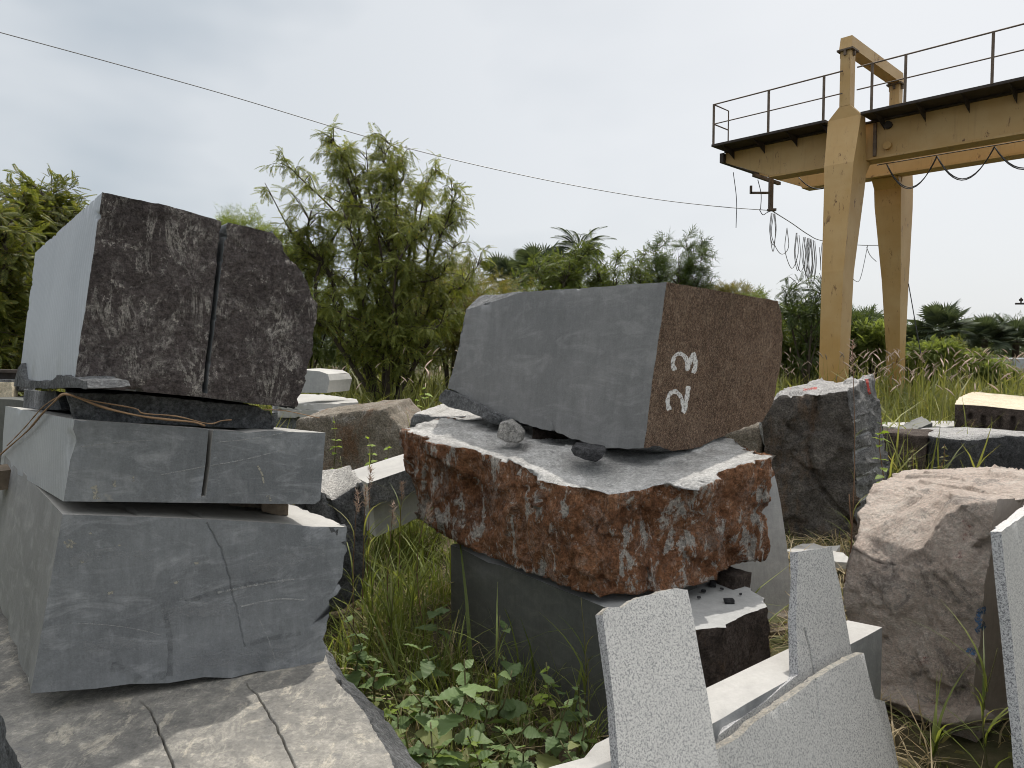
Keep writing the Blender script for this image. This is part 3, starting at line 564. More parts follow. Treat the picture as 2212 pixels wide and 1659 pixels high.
tag(boxstone('ground_stone', at(1690, 1338, 4.4), (.06, .05, .04), .5, 'mossy', .01, L=.02, soft=1, foot=False, seed=12), 'brown stone lying beside the wooden plank', 'rock')
# ------------------------------------------------------------------ pink boulder
plP = vpl(at(1840, 1300, 3.42), at(2120, 1300, 2.96)); nP = shift(plP, 0)[1]; N = {}
put(plP, r0=(1835, 1181), r1=(1885, 1210), r2=(1945, 1222), r3=(1990, 1192), r4=(2028, 1132), r5=(2072, 1088), tR=(2154, 1081), q1=(2145, 1150), q2=(2139, 1207), q3=(2129, 1311), q4=(2114, 1419), q5=(2106, 1500), q6=(2108, 1540), q7=(2120, 1592), s1=(2091, 1627), s2=(2000, 1602), s3=(1930, 1574), s4=(1900, 1545), s5=(1855, 1440), s6=(1829, 1340), s7=(1819, 1276), s8=(1822, 1229))
for k, p in (('a00', (1856, 1146, 3.50)), ('a0', (1862, 1096, 3.62)), ('a1', (1888, 1046, 3.80)), ('a2', (1950, 1052, 3.72)), ('a3', (2000, 1060, 3.52)), ('a4', (2045, 1068, 3.30)), ('b0', (1941, 1017, 4.25)), ('b1', (2021, 1010, 4.2)), ('b2', (2142, 1003, 4.0)), ('b3', (2262, 1012, 3.75)), ('tq', (2216, 1072, 3.22))): N[k] = at(*p)
N['g0'] = A3(N['s7'][0]+.35, N['s7'][1]+.55, 0); N['g1'] = A3(N['b3'][0], N['b3'][1]+.1, 0); N['gq'] = A3(N['tq'][0]+.05, N['tq'][1]+.02, .02)
nm = list(N); ix = {k: i for i, k in enumerate(nm)}
Ff = [('r0 r1 r2 r3 r4 r5 tR q1 q2 q3 q4 q5 q6 q7 s1 s2 s3 s4 s5 s6 s7 s8', .035), ('r0 a00 a0 a1 a2 a3 a4 r5 r4 r3 r2 r1', .022), ('a1 b0 b1 b2 b3 tq tR r5 a4 a3 a2', .022), ('tR tq gq s1 q7 q6 q5 q4 q3 q2 q1', 0), ('tq b3 g1 gq', .02), ('b3 b2 b1 b0 g0 g1', .03), ('b0 a1 a0 a00 r0 s8 s7 s6 s5 s4 s3 g0', .03), ('s3 s2 s1 gq g1 g0', .02)]
oP = stone('pink_boulder', [N[k] for k in nm], [([ix[k] for k in f.split()], 'pink' if a else 'sawn_pink', a) for f, a in Ff], L=.018, seed=91, soft=1, key='P', fq=1.0, fa=.8, dents=[(onp(2075, 1240, plP), .3, nP*.05), (onp(1900, 1300, plP), .25, nP*.03), (at(1925, 1120, 3.6), .22, (0, 0, -.05))],
    grooves=[([onp(u, v, plP) for u, v in ((1880, 1490), (1935, 1500), (1975, 1510), (2010, 1530), (2045, 1544), (2080, 1546), (2112, 1540))], .034, .10),
    ([at(1960, 1034, 3.95), at(2060, 1040, 3.75), at(2160, 1050, 3.55)], .014, .025), ([at(1990, 1046, 3.75), at(2080, 1056, 3.5), at(2150, 1066, 3.3)], .012, .02), ([at(2000, 1024, 4.05), at(2100, 1030, 3.85), at(2220, 1036, 3.6)], .012, .02)])
rP = thing('pink_boulder', 'big pinkish rough boulder with blue and red paint traces beside the pale beam end', 'boulder', tuple(oP.location)); oP.location = (0, 0, 0); oP.parent = rP; oP.name = 'boulder_body'; oP.data.name = 'boulder_body'
ribbon('blue_paint_mark', 'P', [([(2130, 1318), (2118, 1320), (2112, 1335), (2122, 1352), (2108, 1364)], 7), ([(2090, 1400), (2108, 1412)], 7)], 'blue_paint', rP)
ribbon('red_paint_mark', 'P', [([(2085, 1120), (2095, 1150), (2080, 1165)], 7), ([(2064, 1200), (2078, 1195)], 8), ([(1980, 1435), (2012, 1418)], 6), ([(2010, 1515), (2040, 1522)], 4)], 'red_wash', rP)
# ------------------------------------------------------------------ black boulder and the blocks behind it
plQ = vpl(at(1660, 1000, 6.4), at(1850, 1000, 6.1))
Q = [(1640, 905), (1668, 856), (1732, 847), (1765, 852), (1800, 842), (1834, 838), (1841, 900), (1845, 1000), (1850, 1080), (1858, 1168), (1780, 1172), (1700, 1166), (1672, 1104), (1645, 965)]
f = px(Q, plQ); wq = A3(.56, .85, .06); bk = [p+wq for p in f]; bk[5] = at(1888, 806, 7.0); bk[6] = at(1902, 874, 6.95); bk[7] = at(1920, 1000, 6.9); bk[8] = at(1924, 1060, 6.9); bk[9] = at(1926, 1140, 6.9)
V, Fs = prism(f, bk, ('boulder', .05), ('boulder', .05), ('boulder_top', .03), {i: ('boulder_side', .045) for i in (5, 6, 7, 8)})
dr = [([at(u, v, 6.15+.0), at(u2, v2, 6.8)], .035, .045) for u, v, u2, v2 in ((1848, 942, 1884, 930), (1850, 976, 1886, 962), (1852, 1036, 1900, 1012), (1856, 1084, 1904, 1058), (1845, 900, 1870, 888))]
def bplane(i, j): return pl3(f[i], f[j], bk[i])
plq = bplane(5, 7); dr = [([onp(u, v, plq), onp(u2, v2, plq)], w, d) for u, v, u2, v2, w, d in ((1843, 944, 1876, 932, .03, .04), (1846, 978, 1876, 962, .03, .04), (1850, 1037, 1896, 1012, .035, .05), (1854, 1085, 1896, 1056, .03, .045))]
oQ = stone('dark_boulder', V, Fs, L=.04, seed=101, soft=1, key='Q', fq=.7, fa=.8, grooves=dr+[([onp(u, v, plQ) for u, v in ((1765, 860), (1752, 920), (1745, 975), (1760, 1040), (1800, 1090), (1840, 1130))], .03, .035)])
rQ = thing('dark_boulder', 'tall dark boulder with drill grooves and red paint standing behind the block marked 23', 'boulder', tuple(oQ.location)); oQ.location = (0, 0, 0); oQ.parent = rQ; oQ.name = 'boulder_body'
ribbon('red_paint_mark', 'Q', [([(1872, 818), (1875, 834), (1879, 852)], 3), ([(1705, 836), (1740, 826), (1770, 828)], 3), ([(1735, 842), (1765, 838)], 2.2), ([(1820, 812), (1850, 808), (1872, 810)], 2.2)], 'red_paint', rQ, step=2)
ribbon('drill_groove', 'Q', [([(1844, 943), (1876, 933)], 3.2), ([(1846, 977), (1874, 963)], 3.2), ([(1850, 1036), (1896, 1012)], 3.6), ([(1856, 1084), (1894, 1058)], 3.2), ([(1842, 912), (1858, 906)], 2.5)], 'drill_pale', rQ, step=2)
def cut(name, lab, top, bot, mats, L=.05, amp=(.02, .03), group=None, key=None, cat='stone block', **k):
    t = [at(*p) for p in top]; b = [at(*p) for p in bot] if isinstance(bot, list) else [A3(p[0], p[1], bot) for p in t]
    V, Fs = prism(t, b, (mats[0], amp[0]), (mats[1], amp[1]), (mats[1], amp[1]))
    return tag(stone(name, V, Fs, L=L, key=key, seed=len(lab), **k), lab, cat, group)
cut('brown_rock', 'speckled brown rock between the block marked 23 and the tall dark boulder', [(1560, 930, 6.6), (1652, 915, 6.5), (1662, 900, 7.2), (1560, 905, 7.3)], 0., ('mossy', 'mossy'), .06, (.03, .04), cat='rock', soft=2)
cut('quarry_block', 'low brown split block just right of the tall dark boulder', [(1898, 934, 8.1), (2002, 940, 8.0), (2014, 926, 8.8), (1976, 930, 9.0), (1898, 926, 9.0)], 0., ('brown_split', 'brown_split'), .06, (.02, .03), 'split blocks at the right', soft=1)
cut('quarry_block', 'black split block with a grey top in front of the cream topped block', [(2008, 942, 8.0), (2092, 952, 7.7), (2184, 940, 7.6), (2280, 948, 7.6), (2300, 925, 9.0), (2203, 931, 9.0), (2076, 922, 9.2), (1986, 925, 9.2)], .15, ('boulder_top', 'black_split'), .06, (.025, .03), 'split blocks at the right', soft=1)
tb = [at(2064, 873, 9.6), at(2300, 893, 9.0), at(2330, 868, 10.2), at(2104, 846, 11.), at(2072, 857, 10.4)]
V, Fs = prism(tb, [A3(p[0], p[1], .25) for p in tb], ('cream_top', .012), SM, ('brown_split', .02))
plT = vpl(tb[0], tb[1])
tag(stone('quarry_block', V, Fs, L=.06, seed=111, grooves=[([onp(u, v, plT), onp(u, v+h, plT)], .03, .06) for u, v, h in ((2124, 902, 24), (2159, 903, 26), (2188, 904, 26), (2096, 898, 4))]), 'dark block with a cream sawn top and drill slots at the right border', 'stone block', 'split blocks at the right')
# thin plates lying by the boulder
def plate(lab, pts, th, mat, name='stone_plate', grp='thin stone plates lying at the right', em=None):
    t = [at(*p) for p in pts]; V, Fs = prism(t, [p-A3(0, 0, th) for p in t], (mat, 0), (mat, 0), (em or mat, .004)); return tag(stone(name, V, Fs, L=.06, seed=len(lab), chip=.01), lab, 'stone plate', grp)
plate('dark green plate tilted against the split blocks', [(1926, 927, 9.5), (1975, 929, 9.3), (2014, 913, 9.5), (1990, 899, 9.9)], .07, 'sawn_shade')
plate('pale plate lying flat left of the tilted dark plate', [(1904, 920, 9.6), (1940, 924, 9.5), (1975, 912, 10.3), (1910, 912, 10.4)], .05, 'sawn_pale')
plate('pale plate lying flat right of the tilted dark plate', [(2006, 921, 9.6), (2064, 921, 9.6), (2060, 909, 10.8), (2010, 909, 10.8)], .05, 'sawn_pale')
plate('small pale plate on the ground behind the tongue shaped slab', [(1690, 1190, 5.6), (1800, 1200, 5.4), (1815, 1178, 5.7), (1740, 1172, 5.9)], .05, 'sawn_pale')
plate('second pale plate on the ground beside the pink boulder foot', [(1760, 1205, 5.2), (1830, 1215, 5.1), (1835, 1195, 5.3), (1780, 1190, 5.4)], .05, 'sawn_pale')
# ------------------------------------------------------------------ stones in the gap between the stacks
def block2(name, lab, front, Yl, Yr, w, mf, mt, amp=.0, L=.04, cat='stone block', grp='stones behind the gap', **k):
    us = [p[0] for p in front]; pl = vpl(at(min(us), 900, Yl), at(max(us), 900, Yr)); f = px(front, pl); V, Fs = prism(f, [p+w for p in f], (mf, amp), (mf, amp), (mt, amp*.6))
    return tag(stone(name, V, Fs, L=L, seed=len(lab), **k), lab, cat, grp), pl
pU = vpl(at(640, 1100, 4.15), at(790, 1100, 4.0))
fU = px([(640, 1075), (692, 1062), (718, 1083), (782, 1040), (791, 1103), (790, 1160), (787, 1230), (780, 1290), (743, 1316), (640, 1335)], pU); bU = [p+A3(-.16, .5, .02) for p in fU]
for k, q in ((0, (650, 1030, 4.6)), (1, (697, 1014, 4.55)), (2, (726, 1010, 4.5)), (3, (757, 1003, 4.45))): bU[k] = at(*q)
V, Fs = prism(fU, bU, ('split_grey', .02), ('split_grey', .02), ('split_grey', .016), {i: ('pale_rough', .01) for i in range(3)})
o = stone('rough_block', V, Fs, L=.024, seed=57, soft=1, fa=.6, grooves=[([onp(u, v, pU), onp(u2, v2, pU)], .018, .03) for u, v, u2, v2 in ((702, 1068, 730, 1130), (655, 1090, 668, 1125), (770, 1050, 776, 1120))])
tag(o, 'rough grey block with half drill holes standing right behind the left stack', 'stone block', 'stones behind the gap')
block2('stone_beam', 'pale topped stone beam lying behind the rough drilled block', [(794, 1044), (893, 1010), (1000, 975), (1000, 1035), (895, 1065), (797, 1098)], 4.9, 5.5, A3(-.25, .45, 0), 'split_grey', 'sawn_pale', .0, .05)
block2('stone_beam', 'lower pale stone beam under the pale topped beam', [(806, 1092), (900, 1062), (1000, 1030), (1000, 1090), (905, 1120), (812, 1160)], 5.0, 5.6, A3(-.25, .45, 0), 'sawn_mid', 'sawn_pale', .0, .05)
block2('brown_rock', 'brown weathered rock face behind the pale topped beams', [(640, 905), (700, 896), (760, 890), (836, 880), (842, 898), (856, 912), (872, 930), (885, 960), (885, 1060), (640, 1060)], 7.2, 6.9, A3(.1, 1.0, .03), 'mossy', 'mossy', .035, .05, cat='rock', soft=1, fa=.6)
block2('grey_rock', 'flat grey rock with a pale top left of the rust red rock', [(886, 905), (893, 895), (925, 896), (930, 900), (1020, 898), (1040, 935), (884, 935)], 7.0, 7.0, A3(.3, 1.3, .06), 'split_grey', 'pale_rough', .02, .05, cat='rock', soft=1)
block2('grey_block', 'small light grey block standing on the white plates right of the left stack', [(640, 798), (690, 802), (708, 808), (712, 822), (706, 849), (640, 848)], 8.4, 8.3, A3(.15, .5, .0), 'sawn_mid', 'sawn_pale', .0, .06, foot=False)
plate('upper white stone plate under the small light grey block', [(600, 872, 8.6), (680, 873, 8.2), (774, 869, 8.2), (770, 862, 8.9), (700, 852, 9.6), (600, 850, 9.8)], .07, 'sawn_pale', grp='white plates right of the left stack')
plate('lower white stone plate under the small light grey block', [(600, 886, 8.6), (690, 886, 8.1), (755, 880, 8.1), (760, 874, 9.2), (600, 868, 9.6)], .09, 'sawn_pale', grp='white plates right of the left stack')
cut('plinth_stone', 'grey stone plinth beneath the white plates right of the left stack', [(590, 892, 8.7), (690, 892, 8.25), (745, 888, 8.2), (740, 880, 9.2), (590, 876, 9.5)], 0., ('split_grey', 'split_grey'), .08, (.02, .03))
# ------------------------------------------------------------------ bits left of the left stack
m = MB(); q = [at(-60, 793, 6.4), at(75, 795, 6.2)]; ax = (q[1]-q[0])/np.linalg.norm(q[1]-q[0]); yy = np.cross(A3(0, 0, 1), ax)
for dz, hw in ((.0, .06), (-.075, .012), (-.15, .06)):
    c = (q[0]+q[1])/2+A3(0, 0, dz*.6-.03); m.box(c, (np.linalg.norm(q[1]-q[0])/2, hw, .012 if hw > .02 else .045), [ax, yy, A3(0, 0, 1)])
tag(m.obj('steel_beam', 'steel_dark'), 'dark steel beam lying on stones behind the left stack', 'steel beam')
cut('slab_offcut', 'grey stone offcut below the dark steel beam', [(-60, 818, 6.3), (70, 824, 6.0), (75, 812, 6.6), (-60, 808, 6.8)], [(-60, 838, 6.3), (70, 845, 6.0), (75, 845, 6.6), (-60, 840, 6.8)], ('split_grey', 'split_grey'), .05, (.01, .02), foot=False)
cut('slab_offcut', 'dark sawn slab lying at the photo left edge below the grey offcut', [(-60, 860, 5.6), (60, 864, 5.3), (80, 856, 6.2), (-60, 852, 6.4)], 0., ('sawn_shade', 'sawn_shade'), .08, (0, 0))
tag(boxstone('tan_stone', at(2, 850, 6.0), (.10, .08, .09), .4, 'cream_top', .012, L=.03, foot=False, seed=6), 'tan stone lump at the photo left edge above the dark sawn slab', 'rock')
# ------------------------------------------------------------------ ground
gx = np.concatenate([-np.geomspace(2, 900, 40)[::-1], np.linspace(-1.9, 1.9, 40), np.geomspace(2, 900, 40)]); gy = np.concatenate([[-300, -40, -5], np.linspace(0, 12, 70), np.geomspace(12.3, 1500, 50)])
X, Y = np.meshgrid(gx, gy); P = np.stack([X.ravel(), Y.ravel(), 0*X.ravel()], 1)
P[:, 2] = (fbm(P*.9, 3)*.03-.03)*np.clip(30/(np.abs(P[:, 1])+10), 0, 1)
nx = len(gx); Fc = np.array([(j*nx+i, j*nx+i+1, (j+1)*nx+i+1, (j+1)*nx+i) for j in range(len(gy)-1) for i in range(nx-1)])
g = G('ground'); v = g.co(); a = g.noise(v, .8, 7, .65); b = g.noise(v, 14, 6, .7); c = g.ramp(b, [(.3, (.055, .042, .028)), (.6, (.13, .10, .068)), (.8, (.22, .18, .13))])
c = g.mix(g.ramp(a, [(.4, 0), (.6, .8)]), c, (.055, .068, .022)); g.fin(c, .95, g.bump(b, .6, .04), .15)
tag(mobj('ground', P, Fc, 'ground', smooth=True, loc=A3(0, 0, 0)), kind='structure')
# ------------------------------------------------------------------ gantry crane
dg, dp = A3(.72, -.694, 0), A3(.73, .683, 0); CO = A3(7.41, 16.0, 0); FR = [dg, dp, A3(0, 0, 1)]
def cr(g, p, z): return CO+dg*g+dp*p+A3(0, 0, z)
crane = thing('gantry_crane', 'weathered yellow gantry crane with two splayed legs and a railed girder', 'gantry crane', CO)
SP = 2.95                                                 # distance between the two legs at the top
def leg(p0, s):
    sec = [(0, -.42, .20, .24), (1, -.38, .21, .26), (3.35, -.28, .23, .28), (5.2, -.03, .29, .36), (5.7, 0, .31, .36), (6.2, 0, .33, .24), (6.74, 0, .35, .12), (7.0, 0, .115, .12)] if s > 0 else [(0, -.58, .14, .19), (1.65, -.44, .16, .21), (3.4, -.28, .22, .29), (5.2, -.04, .30, .42), (5.7, 0, .31, .42), (6.2, 0, .33, .25), (6.74, 0, .35, .12), (7.0, 0, .115, .12)]
    V = []; Fc = []
    for z, o, hg, hp in sec: V += [cr(a*hg, p0+s*o+b*hp, z) for a, b in ((-1, -1), (1, -1), (1, 1), (-1, 1))]
    for i in range(len(sec)-1): Fc += [(4*i+k, 4*i+(k+1) % 4, 4*i+4+(k+1) % 4, 4*i+4+k) for k in range(4)]
    Fc += [(3, 2, 1, 0), tuple(4*(len(sec)-1)+k for k in range(4))]
    o = mobj('leg', V, Fc, 'crane_paint', crane)
    m = MB(); m.hexa([cr(a*.11, p0+b*.125, z) for z in (7.005, 8.19) for a, b in ((-1, -1), (1, -1), (1, 1), (-1, 1))])
    m.obj('post', 'crane_paint', o)
    m = MB().box(cr(0, p0, 8.21), (.17, .18, .018), FR)
    for a, b in ((.135, 0), (-.135, 0), (0, .15), (0, -.15)): m.box(cr(a, p0+b, 8.14), (.025, .025, .05), FR)
    m.obj('flange_plate', 'rail_rust', o)
    return o
lf = leg(0, 1); lr = leg(SP, -1)
MB().hexa([cr(a*.15, p, z) for p, z in ((-.17, 8.232), (SP+.17, 8.232))for a in (-1, 1)][:0]+[cr(-.13, -.15, 8.232), cr(.13, -.15, 8.232), cr(.13, SP+.15, 8.232), cr(-.13, SP+.15, 8.232), cr(-.12, -.10, 8.50), cr(.12, -.10, 8.50), cr(.12, SP+.10, 8.50), cr(-.12, SP+.10, 8.50)]).obj('cross_beam', 'crane_paint', crane)
def girder(pc, s):
    L0, L1, LE = -3.12, -1.93, 13.0; zb, zt = 5.90, 6.66; h = .17
    V = [cr(g, pc+b*h, z) for b in (-1, 1) for g, z in ((L0, zt), (L0, 6.42), (L1, zb), (LE, zb), (LE, zt))]
    o = mobj('girder', V, [(0, 1, 2, 3, 4), (9, 8, 7, 6, 5)]+[(i, i+5, (i+1) % 5+5, (i+1) % 5) for i in range(5)], 'crane_paint', crane)
    m = MB()
    m.hexa([cr(g, pc+b*.23, z) for z in (zb-.05, zb-.002) for g, b in ((L1, -1), (LE, -1), (LE, 1), (L1, 1))])
    m.obj('bottom_flange', 'crane_paint', o)
    m = MB()
    m.hexa([cr(g, pc+b*.25, z) for z in (zt+.002, zt+.035) for g, b in ((L0, -1), (LE, -1), (LE, 1), (L0, 1))]); m.obj('top_flange', 'steel_dark', o)
    return o
gf = girder(.60, 1); gb = girder(2.35, -1)
MB().box(cr(-3.18, 1.48, 6.54), (.05, 1.15, .12), FR).obj('end_tie', 'steel_dark', crane)
MB().box(cr(-2.55, 1.48, 6.08), (.04, .69, .04), FR).obj('end_tie', 'rail_rust', crane)
# head plates of the legs under the girders, with gussets
for p0, s in ((0, 1), (SP, -1)):
    m = MB(); q = p0+s*.30; m.hexa([cr(a*.30, p0+b, z) for z, b0, b1 in ((5.30, s*.02, s*.16), (5.84, s*.05, s*.62)) for a, b in ((-1, b0), (1, b0), (1, b1), (-1, b1))])
    m.obj('knee_bracket', 'crane_paint', lf if s > 0 else lr)
MB().box(cr(.46, .39, 6.28), (.03, .03, .36), FR).obj('splice_plate', 'rail_rust', gf)
for z in (6.54, 6.10):
    a = cr(.72, .43, z); MB().tube([a, a-dp*.08], .085, 10).obj('bolt_boss', 'steel_dark' if z > 6.3 else 'crane_paint', gf)
# walkway with brackets and rails on the near side of the front girder
for g0, g1 in ((-3.15, -.37), (.37, 12.6)):
    w_ = MB().box(cr((g0+g1)/2, .15, 6.74), ((g1-g0)/2, .36, .028), FR).obj('walkway', 'steel_dark', crane)
    k = int((g1-g0)/.8)
    for i in range(k+1):
        g_ = g0+.25+i*.8
        if g_ < g1: MB().add([cr(g_-.02, -.18, 6.71), cr(g_-.02, .44, 6.71), cr(g_-.02, .44, 6.53), cr(g_+.02, -.18, 6.71), cr(g_+.02, .44, 6.71), cr(g_+.02, .44, 6.45)], [(0, 1, 2), (5, 4, 3), (0, 3, 4, 1), (1, 4, 5, 2), (2, 5, 3, 0)]).obj('bracket', 'steel_dark', w_)
for g0, g1, posts in ((-3.1, -.02, (-3.1, -1.69, -.42)), (.28, 12.6, (.585, 1.233, 2.755, 4.3, 5.8, 7.3, 8.8, 10.3, 12.1))):
    r_ = MB().tube([cr(g0, -.2, 7.74), cr(g1, -.2, 7.74)], .017, 6).obj('handrail', 'rail_rust', crane)
    MB().tube([cr(g0, -.2, 7.26), cr(g1, -.2, 7.26)], .014, 6).obj('mid_rail', 'rail_rust', r_)
    for g_ in posts: MB().box(cr(g_, -.2, 7.25), (.024, .016, .50), FR).obj('rail_post', 'rail_rust', r_)
    if g0 < -3:
        MB().tube([cr(g0, -.2, 7.74), cr(g0, .5, 7.74), cr(g0, .5, 6.75)], .018, 6).obj('end_rail', 'rail_rust', r_); MB().tube([cr(g0, -.2, 7.26), cr(g0, .5, 7.26)], .016, 6).obj('end_rail', 'rail_rust', r_)
# festoon cable loops inside the front girder
def sag(a, b, d, n=12): t = np.linspace(0, 1, n)[:, None]; return a*(1-t)+b*t-A3(0, 0, 1)*d*4*t*(1-t)
MB().tube([cr(.3, 1.0, 5.86), cr(12, 1.0, 5.86)], .012, 5).obj('festoon_wire', 'steel_dark', gf)
g_ = .5
pts = []
for i, (w, d) in enumerate(((1.0, .62), (1.05, .6), (1.1, .56), (1.2, .6), (1.3, .6), (1.4, .9), (1.4, .8))):
    for off in (0, .035): MB().tube(sag(cr(g_, 1.0+off, 5.84), cr(g_+w, 1.0+off, 5.84), d-off, 14), .012, 5).obj('festoon_cable', 'cable', gf, smooth=True)
    g_ += w
MB().tube(sag(cr(-1.5, 1.0, 5.88), cr(-.4, 1.0, 5.88), .36), .014, 5).obj('festoon_cable', 'cable', gf, smooth=True)
# cable bracket hanging from the cantilever end
bk = MB(); e = cr(-2.45, 1.0, 0)
BR = at(1667, 455, e[1])
bk.box((BR[0]-.03, BR[1], BR[2]+.62), (.05, .05, .62)); bk.box((BR[0]-.30, BR[1], BR[2]+.45), (.25, .03, .025)); bk.box((BR[0]-.54, BR[1], BR[2]+.53), (.025, .03, .10)); bk.box((BR[0], BR[1], BR[2]+.02), (.10, .06, .03))
bk.obj('cable_bracket', 'rail_rust', crane)
for u, v0, v1, Y in ((1584, 372, 492, 18.9), (1637, 388, 452, 18.4)):
    a, b = at(u, v0, Y), at(u+6, v1, Y); MB().tube(spline([a, (a+b)/2+A3(.05, 0, 0), b], 10), .010, 5).obj('loose_cable', 'cable', crane, smooth=True)
a = at(1640, 452, 18.2); MB().tube(spline([a, at(1648, 464, 18.2), at(1657, 459, 18.2), BR], 12), .010, 5).obj('loose_cable', 'cable', crane, smooth=True)
# long wires
w0, w1 = at(-80, 48, 13.), BR
px_ = [(-900, -130), (-80, 48), (0, 70), (250, 138), (500, 208), (780, 292), (980, 345), (1200, 393), (1400, 428), (1550, 446), (1667, 455)]
P = [at(u, v, 13+(BR[1]-13)*(u+80)/1747) for u, v in px_]; tag(MB().tube(spline(P, 90), .010, 5).obj('overhead_wire', 'wire', smooth=True), 'long thin overhead wire sagging across the sky to the crane bracket', 'wire')
far = [BR, at(1710, 482, 21), at(1745, 506, 21.8), at(1776, 520, 22.5), at(1850, 529, 24), at(1900, 530, 25)]
mw = thing('cable_line', 'drooping messenger wire with bunched cable loops behind the front crane leg', 'cable', BR)
MB().tube(spline(far, 30), .014, 5).obj('messenger_wire', 'wire', mw, smooth=True)
def loop(u0, v0, u1, v1, dv, Y, r=.011):
    q = [(u0, v0), (u0-.12*dv*.4, v0+dv*.55), (u0+(u1-u0)*.5, v0+dv), (u1+.12*dv*.3, v1+dv*.5), (u1, v1)]
    MB().tube(spline([at(u, v, Y) for u, v in q], 22), r, 5).obj('cable_loop', 'wire', mw, smooth=True)
for a in ((1668, 460, 1672, 460, 84, 20.5), (1666, 460, 1674, 462, 70, 20.5), (1671, 462, 1700, 492, 86, 20.8), (1700, 492, 1721, 503, 88, 21.2), (1720, 503, 1726, 508, 82, 21.4), (1722, 503, 1737, 512, 84, 21.6), (1736, 512, 1744, 514, 76, 21.8), (1740, 512, 1752, 516, 90, 22),
          (1746, 514, 1752, 517, 100, 22), (1748, 514, 1756, 518, 84, 22), (1750, 516, 1757, 519, 110, 22.1), (1744, 514, 1750, 516, 112, 22), (1752, 517, 1760, 520, 96, 22.2), (1776, 524, 1770, 534, 60, 22.6)): loop(*a)
loop(1842, 600, 1873, 534, 4, 24.5); MB().tube(spline([at(1872, 534, 24.5), at(1880, 552, 24.5), at(1893, 565, 24.5)], 10), .012, 5).obj('cable_loop', 'wire', mw, smooth=True)
# stacked plates at the rear leg foot
fb = cr(0, SP+.62, 0)
for k, (dz, wd) in enumerate(((.06, .85), (.20, .80), (.33, .72))):
    tag(MB().box(fb+A3(0, -.1, dz), (wd, .5, .055), FR).obj('foot_plate', 'concrete'), ('bottom', 'middle', 'topmost')[k]+' pale plate of the pile at the rear crane leg foot', 'plate', 'plates piled at the rear crane leg')
# power line stub at the right border
pl = thing('utility_pole', 'dark utility pole crossarm with an insulator at the right border of the sky', 'utility pole', A3(30.5, 40, 0))
MB().tube([A3(30.5, 40, 0), A3(30.5, 40, 4.8)], .09, 8).obj('pole', 'steel_dark', pl); c = at(2215, 656, 40)
MB().box(c, (.55, .05, .05)).obj('crossarm', 'steel_dark', pl); MB().tube([c+A3(-.25, 0, .04), c+A3(-.25, 0, .14), c+A3(-.25, 0, .15), c+A3(-.25, 0, .26), c+A3(-.25, 0, .27), c+A3(-.25, 0, .34)], [.04, .04, .10, .10, .05, .03], 8).obj('insulator', 'steel_dark', pl)
for k, (v0, v1) in enumerate(((716, 706), (722, 712), (727, 719))):
    tag(MB().tube([at(1870, v0+2, 46), at(2000, v0-1, 44), at(2212, v1, 40), at(2300, v1-3, 38)], .018, 4).obj('power_line', 'wire'), ('upper', 'middle', 'lower')[k]+' thin power line crossing in front of the fan palms at the right', 'power line', 'power lines before the fan palms')
tag(MB().tube([cr(.3, SP+.3, 3.3), at(1990, 770, 17.5)], .012, 5).obj('guy_wire', 'cable'), 'dark slanting guy wire from the rear crane leg down into the grass', 'wire')
# grey container and slat pile at the right border
q = [at(2191, 775, 21), at(2191, 806, 21)]
tag(boxstone('metal_container', (q[0][0]+.8, 21.6, (q[0][2]+q[1][2])/2), (.8, .6, .24), 0., 'zinc', .0, L=.2, foot=False, seed=3), 'grey metal box on top of the slat pile at the right border', 'container')
sl = thing('slat_pile', 'tilted pile of pale thin slats in the grass at the right border', 'slat pile', at(2200, 850, 20.5))
for i in range(7):
    a, b = at(2165+i*3.5, 846-i*6.5, 20.5), at(2290, 850-i*6.5, 20.2)
    MB().box((a+b)/2, (np.linalg.norm(b-a)/2, .35, .02), [(b-a)/np.linalg.norm(b-a), A3(0, 1, .0), A3(0, 0, 1)]).obj('slat', 'concrete', sl)
# ------------------------------------------------------------------ vegetation
def leafq(w=.3, bend=.12, n=2):                          # simple pointed leaf along +x, n quads long
    xs = np.linspace(0, 1, n+1); V = []
    for x in xs: hw = w*.5*math.sin(pi*min(1, .08+x*.92)**.8); V += [(x, -hw, -bend*x*x), (x, hw, -bend*x*x)]
    return np.array(V), np.array([(2*i, 2*i+2, 2*i+3, 2*i+1) for i in range(n)])
def compound(pairs=6, ll=.34, w=.27, droop=.35, drop2=.35, ang=58):
    lv, lf = leafq(w, .2, 1); lv = np.array([(0, 0, 0), (.45, -w*.5, -.04), (1, 0, -.16), (.45, w*.5, -.04)]); lf = np.array([[0, 1, 2, 3]])
    pos = []; xd = []; sc = []
    for k in range(pairs):
        t = .22+.74*k/(pairs-1) if pairs > 1 else .6; z = -droop*t*t
        for s in (-1, 1): pos.append((t, 0, z)); a = RAD(ang-18*t); xd.append((cos(a), s*sin(a), -drop2)); sc.append(ll*(1-.25*abs(t-.5)))
    pos.append((1, 0, -droop)); xd.append((1, 0, -.6)); sc.append(ll*.9)
    V, Fc = inst(lv, lf, pos, xd, np.tile([0, 0, 1.], (len(pos), 1)), sc)
    r = np.array([(0, -.012, 0), (0, .012, 0), (.55, .01, -droop*.3), (.55, -.01, -droop*.3), (1, .006, -droop), (1, -.006, -droop)])
    return np.vstack([V, r]), np.vstack([Fc, np.array([[0, 1, 2, 3], [3, 2, 4, 5]])+len(V)])
NEEM = compound(7, .30, .26, .45, .5); PINN = compound(8, .30, .34, .3, .25); FEATHER = compound(11, .16, .34, .25, .1, 72); BROAD = leafq(.42, .2, 2)
